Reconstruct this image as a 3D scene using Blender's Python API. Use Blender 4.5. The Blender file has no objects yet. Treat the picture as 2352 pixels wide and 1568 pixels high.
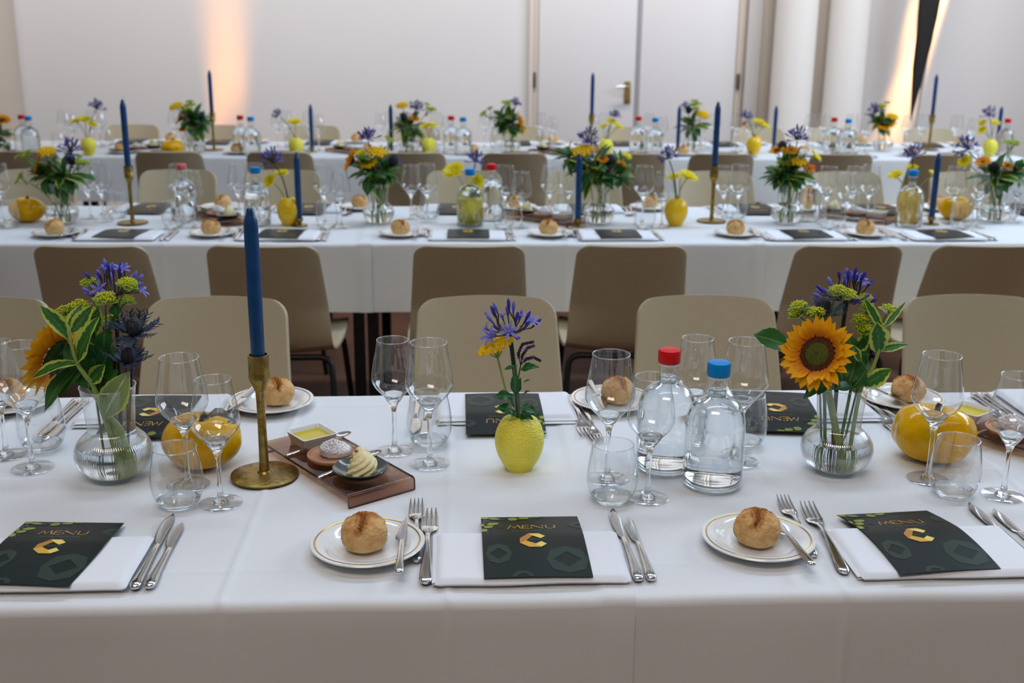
import bpy, bmesh, math, random
from mathutils import Vector, Matrix, noise as mnoise

random.seed(7)
scene = bpy.context.scene
COL = scene.collection
PI = math.pi
R_ = math.radians

# ------------------------------------------------------------------ camera
FPX = 2570.0                      # focal length in pixels of the 2352 wide frame
CAMZ, TZ = 1.485, 0.75            # camera height, table-top height
PITCH, YAW, ROLL = math.atan((784 - 50) / FPX), R_(2.85), 0.0093
FW = Vector((math.sin(YAW) * math.cos(PITCH), math.cos(YAW) * math.cos(PITCH), -math.sin(PITCH)))
_r0 = Vector((math.cos(YAW), -math.sin(YAW), 0))
_u0 = _r0.cross(FW)
RT = _r0 * math.cos(ROLL) + _u0 * math.sin(ROLL)
UP = _u0 * math.cos(ROLL) - _r0 * math.sin(ROLL)
CAM = Vector((0, 0, CAMZ))
cam_d = bpy.data.cameras.new('camera')
cam = bpy.data.objects.new('camera', cam_d)
COL.objects.link(cam)
m3 = Matrix((RT, UP, -FW)).transposed()
cam.matrix_world = Matrix.Translation(CAM) @ m3.to_4x4()
cam_d.sensor_width = 36
cam_d.lens = 36 * FPX / 2352
cam_d.clip_end = 100
cam_d.dof.use_dof = True
cam_d.dof.focus_distance = 1.80
cam_d.dof.aperture_fstop = 5.4
scene.camera = cam

# ------------------------------------------------------------------ light and exposure
world = bpy.data.worlds.new('world')
scene.world = world
world.use_nodes = True
world.node_tree.nodes['Background'].inputs[0].default_value = (0.75, 0.82, 0.9, 1)
world.node_tree.nodes['Background'].inputs[1].default_value = 0.3
vs = scene.view_settings
vs.view_transform = 'Standard'
vs.look = 'None'
vs.gamma = 1
vs.exposure = 0.07
vs.use_curve_mapping = False


def area(name, loc, size, sizey, power, col, target=None, spread=180):
    l = bpy.data.lights.new(name, 'AREA')
    l.shape = 'RECTANGLE'
    l.size, l.size_y = size, sizey
    l.energy = power
    l.color = col
    l.spread = R_(spread)
    o = bpy.data.objects.new(name, l)
    COL.objects.link(o)
    o.location = loc
    if target is not None:
        o.rotation_euler = (Vector(target) - Vector(loc)).to_track_quat('-Z', 'Y').to_euler()
    return o


def spot(name, loc, target, power, col, angle, blend, rad=0.03):
    l = bpy.data.lights.new(name, 'SPOT')
    l.energy, l.color, l.spot_size, l.spot_blend, l.shadow_soft_size = power, col, R_(angle), blend, rad
    o = bpy.data.objects.new(name, l)
    COL.objects.link(o)
    o.location = loc
    o.rotation_euler = (Vector(target) - Vector(loc)).to_track_quat('-Z', 'Y').to_euler()
    return o


# daylight: three roof lights over the room, tall windows in the side wall on the right
DAY = (0.66, 0.81, 1.0)
for xx, yy, pw in ((0.4, 1.5, 46), (0.9, 4.9, 130)):
    area('roof_light_daylight', (xx, yy, 5.35), 5.6, 0.6, pw, DAY, (xx, yy, 0))
area('side_window_daylight', (4.9, 4.6, 3.0), 4.4, 1.6, 160, DAY, (0, 3.9, 0.9))
area('added_wall_wash', (0.5, 7.0, 5.2), 9.0, 0.25, 84, (1.0, 0.89, 0.82), (0.5, 8.7, 2.0), 66)  # unseen warmish light, added above to brighten the end wall
WARM = (1.0, 0.50, 0.16)
area('added_warm_fill', (-0.5, -1.2, 4.6), 2.5, 1.0, 19, (1.0, 0.86, 0.74), (0.3, 1.0, 0.4), 95)  # unseen warm fill, added on the camera side to lift the cloth fronts
area('floor_uplighter', (-1.725, 8.60, 0.12), 0.26, 0.06, 1.75, (1.0, 0.36, 0.05), (-1.715, 8.67, 1.6), 14)
area('banner_backlight', (3.47, 8.63, 2.02), 0.08, 0.05, 0.55, WARM, (3.45, 8.69, 1.3), 14)
area('banner_backlight', (3.83, 8.63, 2.35), 0.09, 0.05, 4.0, WARM, (3.52, 8.69, 1.2), 12)

cy = scene.cycles
cy.use_denoising = True
cy.max_bounces = 14
cy.diffuse_bounces = 3
cy.glossy_bounces = 5
cy.transmission_bounces = 12
cy.transparent_max_bounces = 40
cy.caustics_reflective = False
cy.caustics_refractive = True
cy.blur_glossy = 0.6
cy.sample_clamp_indirect = 4.0
cy.sample_clamp_direct = 0

# ------------------------------------------------------------------ pixel helpers: a point on a level or on a depth plane


def ray(px, py):
    return FW + RT * ((px - 1176) / FPX) - UP * ((py - 784) / FPX)


def P(px, py, z=TZ):
    d = ray(px, py)
    return CAM + d * ((z - CAMZ) / d.z)


def Q(px, py, y):
    d = ray(px, py)
    return CAM + d * (y / d.y)


# ------------------------------------------------------------------ materials
def srgb(r, g, b):
    f = lambda c: (c / 255 / 12.92) if c / 255 <= 0.04045 else ((c / 255 + 0.055) / 1.055) ** 2.4
    return (f(r), f(g), f(b))


MATS = {}


def pm(name, col, rough=0.5, metal=0.0, spec=0.5, bump=None, var=None, sss=0.0, coat=0.0, trans=0.0, ior=1.45, sheen=0.0):
    m = bpy.data.materials.new(name)
    m.use_nodes = True
    nt = m.node_tree
    b = nt.nodes['Principled BSDF']
    b.inputs['Base Color'].default_value = (*col, 1)
    b.inputs['Roughness'].default_value = rough
    b.inputs['Metallic'].default_value = metal
    b.inputs['Specular IOR Level'].default_value = spec
    b.inputs['IOR'].default_value = ior
    b.inputs['Transmission Weight'].default_value = trans
    b.inputs['Coat Weight'].default_value = coat
    b.inputs['Coat Roughness'].default_value = 0.08
    b.inputs['Sheen Weight'].default_value = sheen
    if sss:
        b.inputs['Subsurface Weight'].default_value = sss
        b.inputs['Subsurface Radius'].default_value = (0.01, 0.006, 0.003)
        b.inputs['Subsurface Scale'].default_value = 0.5
    tc = nt.nodes.new('ShaderNodeTexCoord')
    if var:       # (scale, other colour, detail, low, high)
        n = nt.nodes.new('ShaderNodeTexNoise')
        n.inputs['Scale'].default_value = var[0]
        n.inputs['Detail'].default_value = var[2]
        nt.links.new(tc.outputs['Object'], n.inputs['Vector'])
        rp = nt.nodes.new('ShaderNodeValToRGB')
        rp.color_ramp.elements[0].position, rp.color_ramp.elements[0].color = var[3], (*col, 1)
        rp.color_ramp.elements[1].position, rp.color_ramp.elements[1].color = var[4], (*var[1], 1)
        nt.links.new(n.outputs['Fac'], rp.inputs['Fac'])
        nt.links.new(rp.outputs['Color'], b.inputs['Base Color'])
    if bump:      # (scale, strength, distance, kind)
        if len(bump) > 3 and bump[3] == 'voronoi':
            t = nt.nodes.new('ShaderNodeTexVoronoi')
            out = t.outputs['Distance']
        else:
            t = nt.nodes.new('ShaderNodeTexNoise')
            t.inputs['Detail'].default_value = 4
            out = t.outputs['Fac']
        t.inputs['Scale'].default_value = bump[0]
        nt.links.new(tc.outputs['Object'], t.inputs['Vector'])
        bp = nt.nodes.new('ShaderNodeBump')
        bp.inputs['Strength'].default_value = bump[1]
        bp.inputs['Distance'].default_value = bump[2]
        nt.links.new(out, bp.inputs['Height'])
        nt.links.new(bp.outputs['Normal'], b.inputs['Normal'])
    MATS[name] = m
    return m


def thin_glass(name, tint=(0.985, 0.99, 0.99), edge=(0.62, 0.68, 0.70), strength=1.0, rough=0.0, pw=3.0):
    """Thin sheet of glass: clear straight through, mirror-like with the angle, a little darker at the silhouette."""
    m = bpy.data.materials.new(name)
    m.use_nodes = True
    nt = m.node_tree
    nt.nodes.clear()
    out = nt.nodes.new('ShaderNodeOutputMaterial')
    mix = nt.nodes.new('ShaderNodeMixShader')
    tr = nt.nodes.new('ShaderNodeBsdfTransparent')
    gl = nt.nodes.new('ShaderNodeBsdfGlossy')
    gl.inputs['Roughness'].default_value = rough
    gl.inputs['Color'].default_value = (1, 1, 1, 1)
    lw = nt.nodes.new('ShaderNodeLayerWeight')
    lw.inputs['Blend'].default_value = 0.5
    p5 = nt.nodes.new('ShaderNodeMath')
    p5.operation = 'POWER'
    p5.inputs[1].default_value = 4.5
    nt.links.new(lw.outputs['Facing'], p5.inputs[0])
    ma = nt.nodes.new('ShaderNodeMath')
    ma.operation = 'MULTIPLY_ADD'
    ma.inputs[1].default_value = 0.8 * strength
    ma.inputs[2].default_value = 0.075 * strength
    nt.links.new(p5.outputs[0], ma.inputs[0])
    p3 = nt.nodes.new('ShaderNodeMath')
    p3.operation = 'POWER'
    p3.inputs[1].default_value = pw
    nt.links.new(lw.outputs['Facing'], p3.inputs[0])
    mc = nt.nodes.new('ShaderNodeMix')
    mc.data_type = 'RGBA'
    mc.inputs[6].default_value = (*tint, 1)
    mc.inputs[7].default_value = (*edge, 1)
    nt.links.new(p3.outputs[0], mc.inputs[0])
    nt.links.new(mc.outputs[2], tr.inputs['Color'])
    nt.links.new(ma.outputs[0], mix.inputs[0])
    nt.links.new(tr.outputs[0], mix.inputs[1])
    nt.links.new(gl.outputs[0], mix.inputs[2])
    nt.links.new(mix.outputs[0], out.inputs[0])
    MATS[name] = m
    return m


def solid_glass(name, ior=1.45, col=(1, 1, 1), rough=0.0):
    m = bpy.data.materials.new(name)
    m.use_nodes = True
    nt = m.node_tree
    nt.nodes.clear()
    out = nt.nodes.new('ShaderNodeOutputMaterial')
    g = nt.nodes.new('ShaderNodeBsdfGlass')
    g.inputs['IOR'].default_value = ior
    g.inputs['Color'].default_value = (*col, 1)
    g.inputs['Roughness'].default_value = rough
    nt.links.new(g.outputs[0], out.inputs[0])
    MATS[name] = m
    return m


GLASS_THIN = thin_glass('thin_clear_glass', strength=1.35)
GLASS_RIB = thin_glass('ribbed_thin_glass', (0.975, 0.985, 0.982), (0.70, 0.76, 0.76), 1.9, 0.0, 2.2)
GLASS_RIM = thin_glass('glass_rim', (0.9, 0.93, 0.94), (0.6, 0.66, 0.68), 2.2)
GLASS_FOOT = thin_glass('glass_foot', (0.98, 0.985, 0.985), (0.8, 0.83, 0.84), 1.2)
GLASS = solid_glass('clear_glass', 1.46, (0.985, 0.995, 0.995))
WATER = solid_glass('water', 1.33, (0.99, 1.0, 1.0))
ACRYLIC = thin_glass('bronze_acrylic', (0.74, 0.57, 0.46), (0.32, 0.22, 0.17), 0.6, 0.02, 3.0)
ACRYLIC_EDGE = pm('bronze_acrylic_edge', srgb(60, 38, 28), 0.2)


def uvleaf(name, mid, edge, vein, thr=0.72, noise_amt=0.5, rough=0.45, trans=0.25):
    """Leaf colour by its own width coordinate: a darker blade, a pale ragged margin, a light midrib."""
    m = bpy.data.materials.new(name)
    m.use_nodes = True
    nt = m.node_tree
    b = nt.nodes['Principled BSDF']
    b.inputs['Roughness'].default_value = rough
    uv = nt.nodes.new('ShaderNodeUVMap')
    sp = nt.nodes.new('ShaderNodeSeparateXYZ')
    nt.links.new(uv.outputs[0], sp.inputs[0])
    a = nt.nodes.new('ShaderNodeMath')
    a.operation = 'MULTIPLY_ADD'
    a.inputs[1].default_value, a.inputs[2].default_value = 2, -1
    nt.links.new(sp.outputs[0], a.inputs[0])
    ab = nt.nodes.new('ShaderNodeMath')
    ab.operation = 'ABSOLUTE'
    nt.links.new(a.outputs[0], ab.inputs[0])
    no = nt.nodes.new('ShaderNodeTexNoise')
    no.inputs['Scale'].default_value = 9
    no.inputs['Detail'].default_value = 3
    nt.links.new(uv.outputs[0], no.inputs['Vector'])
    ad = nt.nodes.new('ShaderNodeMath')
    ad.operation = 'MULTIPLY_ADD'
    ad.inputs[1].default_value = noise_amt
    nt.links.new(no.outputs['Fac'], ad.inputs[0])
    nt.links.new(ab.outputs[0], ad.inputs[2])
    rp = nt.nodes.new('ShaderNodeValToRGB')
    e = rp.color_ramp.elements
    e[0].position, e[0].color = 0.0, (*vein, 1)
    e[1].position, e[1].color = 1.0, (*edge, 1)
    off = noise_amt * 0.5
    for pos, c in ((0.05 + off, vein), (0.10 + off, mid), (thr + off - 0.03, mid), (thr + off + 0.04, edge)):
        k = e.new(min(0.99, pos / (1 + noise_amt)))
        k.color = (*c, 1)
    sc = nt.nodes.new('ShaderNodeMath')
    sc.operation = 'DIVIDE'
    sc.inputs[1].default_value = 1 + noise_amt
    nt.links.new(ad.outputs[0], sc.inputs[0])
    nt.links.new(sc.outputs[0], rp.inputs[0])
    nt.links.new(rp.outputs[0], b.inputs['Base Color'])
    tl = nt.nodes.new('ShaderNodeBsdfTranslucent')
    nt.links.new(rp.outputs[0], tl.inputs[0])
    mx = nt.nodes.new('ShaderNodeMixShader')
    mx.inputs[0].default_value = trans
    nt.links.new(b.outputs[0], mx.inputs[1])
    nt.links.new(tl.outputs[0], mx.inputs[2])
    nt.links.new(mx.outputs[0], nt.nodes['Material Output'].inputs[0])
    MATS[name] = m
    return m


def uvpetal(name, base, tip, rough=0.5, trans=0.3):
    m = bpy.data.materials.new(name)
    m.use_nodes = True
    nt = m.node_tree
    b = nt.nodes['Principled BSDF']
    b.inputs['Roughness'].default_value = rough
    b.inputs['Specular IOR Level'].default_value = 0.25
    uv = nt.nodes.new('ShaderNodeUVMap')
    sp = nt.nodes.new('ShaderNodeSeparateXYZ')
    nt.links.new(uv.outputs[0], sp.inputs[0])
    rp = nt.nodes.new('ShaderNodeValToRGB')
    rp.color_ramp.elements[0].color = (*base, 1)
    rp.color_ramp.elements[1].color = (*tip, 1)
    rp.color_ramp.elements[1].position = 0.6
    nt.links.new(sp.outputs[1], rp.inputs[0])
    nt.links.new(rp.outputs[0], b.inputs['Base Color'])
    tl = nt.nodes.new('ShaderNodeBsdfTranslucent')
    nt.links.new(rp.outputs[0], tl.inputs[0])
    mx = nt.nodes.new('ShaderNodeMixShader')
    mx.inputs[0].default_value = trans
    nt.links.new(b.outputs[0], mx.inputs[1])
    nt.links.new(tl.outputs[0], mx.inputs[2])
    nt.links.new(mx.outputs[0], nt.nodes['Material Output'].inputs[0])
    MATS[name] = m
    return m


LINEN = pm('white_linen', (0.80, 0.80, 0.81), 0.85, spec=0.2, bump=(900, 0.12, 0.0005))
NAPKIN = pm('white_napkin_linen', (0.86, 0.86, 0.89), 0.85, spec=0.2, bump=(700, 0.15, 0.0005))
WALLP = pm('white_wall_paint', (0.74, 0.73, 0.72), 0.7, spec=0.25, var=(0.7, (0.70, 0.69, 0.68), 3, 0.35, 0.7))
DOORP = pm('white_door_paint', (0.70, 0.685, 0.68), 0.45, spec=0.3)
BEIGE = pm('beige_frame_paint', (0.60, 0.52, 0.43), 0.5)
BEIGE2 = pm('pale_beige_frame_paint', (0.68, 0.61, 0.54), 0.5)
COLUMNP = pm('white_column_paint', (0.62, 0.60, 0.57), 0.6, spec=0.3)
GREYGAP = pm('grey_door_edge', (0.33, 0.32, 0.33), 0.5)
CEILP = pm('ceiling_paint', (0.7, 0.69, 0.67), 0.8)
SIDEP = pm('warm_side_wall_paint', (0.52, 0.46, 0.40), 0.8)
FLOOR = pm('dark_red_brown_parquet', (0.12, 0.045, 0.022), 0.5, spec=0.15, var=(3.0, (0.17, 0.068, 0.036), 5, 0.35, 0.7), bump=(40, 0.1, 0.001))
SHELL = pm('taupe_moulded_plastic', (0.50, 0.415, 0.275), 0.5, spec=0.3, bump=(600, 0.05, 0.0004))
BLACK = pm('black_powder_coat', (0.012, 0.012, 0.013), 0.4)
BRASS = pm('aged_hammered_brass', (0.36, 0.24, 0.055), 0.36, metal=0.85, bump=(70, 0.55, 0.004, 'noise'), var=(60, (0.22, 0.15, 0.045), 5, 0.42, 0.62))
DOORBRASS = pm('door_brass', (0.62, 0.42, 0.12), 0.3, metal=0.9)
STEEL = pm('polished_steel', (0.72, 0.70, 0.68), 0.10, metal=1.0)
BLADE = pm('steel_blade', (0.66, 0.64, 0.62), 0.16, metal=1.0)
HINGE = pm('dark_hinge_metal', (0.13, 0.11, 0.10), 0.4, metal=0.6)
CANDLE = pm('blue_wax', srgb(12, 62, 112), 0.34, spec=0.45, var=(30, srgb(18, 74, 128), 3, 0.4, 0.7), coat=0.1)
WICK = pm('cotton_wick', (0.75, 0.74, 0.70), 0.9)
CHINA = pm('white_china', (0.84, 0.84, 0.83), 0.12, spec=0.5, coat=0.3)
GILT = pm('gilt_line', (0.70, 0.42, 0.08), 0.22, metal=0.9)
REDCAP = pm('red_cap_plastic', srgb(222, 22, 22), 0.4, spec=0.3)
BLUECAP = pm('blue_cap_plastic', srgb(0, 140, 218), 0.4, spec=0.3)
CORK = pm('clear_cap_collar', (0.8, 0.82, 0.83), 0.2)
LEMON = pm('lemon_yellow_ceramic', srgb(252, 240, 84), 0.38, spec=0.4, coat=0.1, bump=(300, 0.55, 0.004, 'voronoi'), var=(20, srgb(238, 222, 52), 3, 0.4, 0.7))
GOLDEN = pm('golden_yellow_ceramic', srgb(244, 196, 4), 0.3, coat=0.2, bump=(45, 0.10, 0.002))
CITRUS = pm('glossy_amber_yellow_ceramic', srgb(240, 182, 0), 0.13, spec=0.3, coat=0.05, bump=(60, 0.35, 0.004), var=(24, srgb(222, 158, 0), 4, 0.45, 0.68))
LEAFCER = pm('grey_brown_ceramic_leaf', srgb(92, 84, 66), 0.25, coat=0.5, bump=(120, 0.5, 0.002))
STEMCER = pm('dark_brown_ceramic_stem', srgb(52, 38, 28), 0.3)
WOOD = pm('oak_coaster_wood', srgb(196, 146, 108), 0.5, var=(14, srgb(172, 120, 84), 6, 0.4, 0.65))
SLATE = pm('dark_grey_glazed_dish', srgb(84, 88, 86), 0.15, coat=0.4)
SLATE_E = pm('black_glazed_rim', srgb(22, 24, 24), 0.15)
OIL = pm('olive_oil', srgb(206, 184, 0), 0.08, spec=0.35)
BUTTER = pm('whipped_butter', srgb(246, 232, 178), 0.42, sss=0.25)
PEPPER = pm('red_pepper_flakes', srgb(96, 10, 20), 0.5)
SPICE = pm('orange_spice', srgb(180, 92, 28), 0.7)
SALT = pm('salt_crystals', (0.95, 0.92, 0.94), 0.6, spec=0.3)
CARD = pm('dark_green_black_card', srgb(28, 34, 32), 0.38, spec=0.15, var=(6, srgb(28, 40, 40), 2, 0.4, 0.7))
PGOLD = pm('print_gold', srgb(196, 142, 62), 0.4)
PGOLD1 = pm('print_emblem_dark_gold', srgb(190, 128, 40), 0.35)
PGOLD2 = pm('print_emblem_gold', srgb(222, 172, 62), 0.35)
PGOLD3 = pm('print_emblem_light_gold', srgb(244, 214, 104), 0.35)
PGREY = pm('print_grey', srgb(104, 104, 96), 0.4, spec=0.15)
PMOTIF = pm('print_dark_motif', srgb(50, 63, 54), 0.4, spec=0.15)
PLEMON = pm('print_lemon', srgb(158, 160, 72), 0.4, var=(70, srgb(136, 142, 60), 2, 0.4, 0.6), spec=0.15)
PLEAF = pm('print_lemon_leaf', srgb(50, 78, 74), 0.4, spec=0.15)
BANNER = pm('black_banner_fabric', (0.016, 0.014, 0.013), 0.8)
POLE = pm('pale_grey_pole', (0.6, 0.59, 0.58), 0.4)

# plants
PETAL = uvpetal('sunflower_petal', srgb(222, 116, 4), srgb(252, 184, 22))
DAISYP = uvpetal('yellow_daisy_petal', srgb(232, 200, 0), srgb(250, 232, 20))
DISC = pm('sunflower_disc_brown', srgb(96, 52, 20), 0.9, bump=(900, 0.8, 0.002), var=(500, srgb(62, 34, 14), 2, 0.4, 0.6))
DISCG = pm('sunflower_disc_green', srgb(96, 100, 22), 0.9, bump=(900, 0.8, 0.002), var=(500, srgb(70, 78, 18), 2, 0.4, 0.6))
SEPAL = uvleaf('sunflower_sepal', srgb(44, 74, 26), srgb(58, 92, 34), srgb(70, 104, 44), 0.9, 0.2)
VARIEG = uvleaf('variegated_leaf', srgb(50, 106, 40), srgb(194, 208, 88), srgb(78, 130, 54), 0.62, 0.75)
DKLEAF = uvleaf('dark_green_leaf', srgb(52, 104, 44), srgb(62, 118, 50), srgb(96, 144, 74), 0.95, 0.2)
PALELEAF = uvleaf('pale_wet_leaf', srgb(138, 162, 98), srgb(184, 200, 100), srgb(186, 200, 150), 0.82, 0.3)
BUPLF = uvleaf('yellow_green_bract', srgb(128, 158, 36), srgb(160, 180, 44), srgb(150, 176, 50), 0.8, 0.3)
MINT = uvleaf('mint_leaf', srgb(30, 92, 32), srgb(36, 104, 38), srgb(80, 140, 64), 0.95, 0.2, 0.35)
BUPL = pm('yellow_green_florets', srgb(214, 216, 26), 0.7, var=(300, srgb(176, 186, 24), 2, 0.4, 0.6))
STEMG = pm('green_stem', srgb(84, 116, 44), 0.5)
STEMP = pm('pale_green_stem', srgb(150, 170, 86), 0.5)
STEMD = pm('dark_green_stem', srgb(36, 52, 30), 0.5)
STALK = pm('dark_umbel_stalk', srgb(62, 50, 38), 0.6)
AGA = uvpetal('agapanthus_blue_petal', srgb(92, 86, 186), srgb(140, 138, 226))
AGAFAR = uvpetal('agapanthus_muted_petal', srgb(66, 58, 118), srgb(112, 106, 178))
AGABUD = uvpetal('agapanthus_bud', srgb(50, 40, 96), srgb(84, 76, 196))
THIST = pm('thistle_blue_grey', srgb(44, 58, 84), 0.6, var=(150, srgb(70, 86, 112), 2, 0.4, 0.6))
THISTC = pm('thistle_cone_dark', srgb(40, 42, 56), 0.7, bump=(700, 0.8, 0.002, 'voronoi'), var=(700, srgb(98, 98, 104), 1, 0.55, 0.65))
YARROW = pm('yarrow_gold', srgb(250, 206, 4), 0.8, var=(260, srgb(214, 160, 0), 2, 0.48, 0.66))
VERON = pm('dark_purple_spike', srgb(52, 40, 66), 0.8, var=(200, srgb(92, 70, 130), 2, 0.5, 0.62))
WHITEF = pm('white_blossom', (0.82, 0.82, 0.84), 0.6)
ORANGEF = uvpetal('orange_blossom_petal', srgb(224, 120, 4), srgb(250, 176, 20))


def crust():
    m = bpy.data.materials.new('bread_crust')
    m.use_nodes = True
    nt = m.node_tree
    b = nt.nodes['Principled BSDF']
    b.inputs['Roughness'].default_value = 0.8
    b.inputs['Specular IOR Level'].default_value = 0.2
    tc = nt.nodes.new('ShaderNodeTexCoord')
    uv = nt.nodes.new('ShaderNodeUVMap')
    us = nt.nodes.new('ShaderNodeSeparateXYZ')
    nt.links.new(uv.outputs[0], us.inputs[0])
    n = nt.nodes.new('ShaderNodeTexNoise')
    n.inputs['Scale'].default_value = 70
    n.inputs['Detail'].default_value = 7
    n.inputs['Roughness'].default_value = 0.65
    nt.links.new(tc.outputs['Object'], n.inputs['Vector'])
    sp = nt.nodes.new('ShaderNodeSeparateXYZ')
    nt.links.new(tc.outputs['Object'], sp.inputs[0])
    mz = nt.nodes.new('ShaderNodeMath')
    mz.operation = 'MULTIPLY_ADD'
    mz.inputs[1].default_value, mz.inputs[2].default_value = 4.5, -0.42
    nt.links.new(sp.outputs[2], mz.inputs[0])
    ad = nt.nodes.new('ShaderNodeMath')
    ad.operation = 'MULTIPLY_ADD'
    ad.inputs[1].default_value = 1.3
    nt.links.new(n.outputs['Fac'], ad.inputs[0])
    nt.links.new(mz.outputs[0], ad.inputs[2])
    a2 = nt.nodes.new('ShaderNodeMath')
    a2.operation = 'MULTIPLY_ADD'
    a2.inputs[1].default_value = 0.30
    nt.links.new(us.outputs[1], a2.inputs[0])
    nt.links.new(ad.outputs[0], a2.inputs[2])
    rp = nt.nodes.new('ShaderNodeValToRGB')
    e = rp.color_ramp.elements
    e[0].position, e[0].color = 0.18, (*srgb(232, 194, 138), 1)
    e[1].position, e[1].color = 1.0, (*srgb(128, 66, 24), 1)
    k = e.new(0.50)
    k.color = (*srgb(214, 164, 104), 1)
    k = e.new(0.76)
    k.color = (*srgb(176, 108, 52), 1)
    nt.links.new(a2.outputs[0], rp.inputs[0])
    mx = nt.nodes.new('ShaderNodeMix')
    mx.data_type = 'RGBA'
    mx.inputs[7].default_value = (*srgb(150, 92, 46), 1)
    nt.links.new(us.outputs[0], mx.inputs[0])
    nt.links.new(rp.outputs[0], mx.inputs[6])
    nt.links.new(mx.outputs[2], b.inputs['Base Color'])
    bp = nt.nodes.new('ShaderNodeBump')
    bp.inputs['Strength'].default_value = 0.9
    bp.inputs['Distance'].default_value = 0.003
    n2 = nt.nodes.new('ShaderNodeTexNoise')
    n2.inputs['Scale'].default_value = 150
    n2.inputs['Detail'].default_value = 6
    nt.links.new(tc.outputs['Object'], n2.inputs['Vector'])
    nt.links.new(n2.outputs['Fac'], bp.inputs['Height'])
    nt.links.new(bp.outputs[0], b.inputs['Normal'])
    return m


CRUST = crust()


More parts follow.
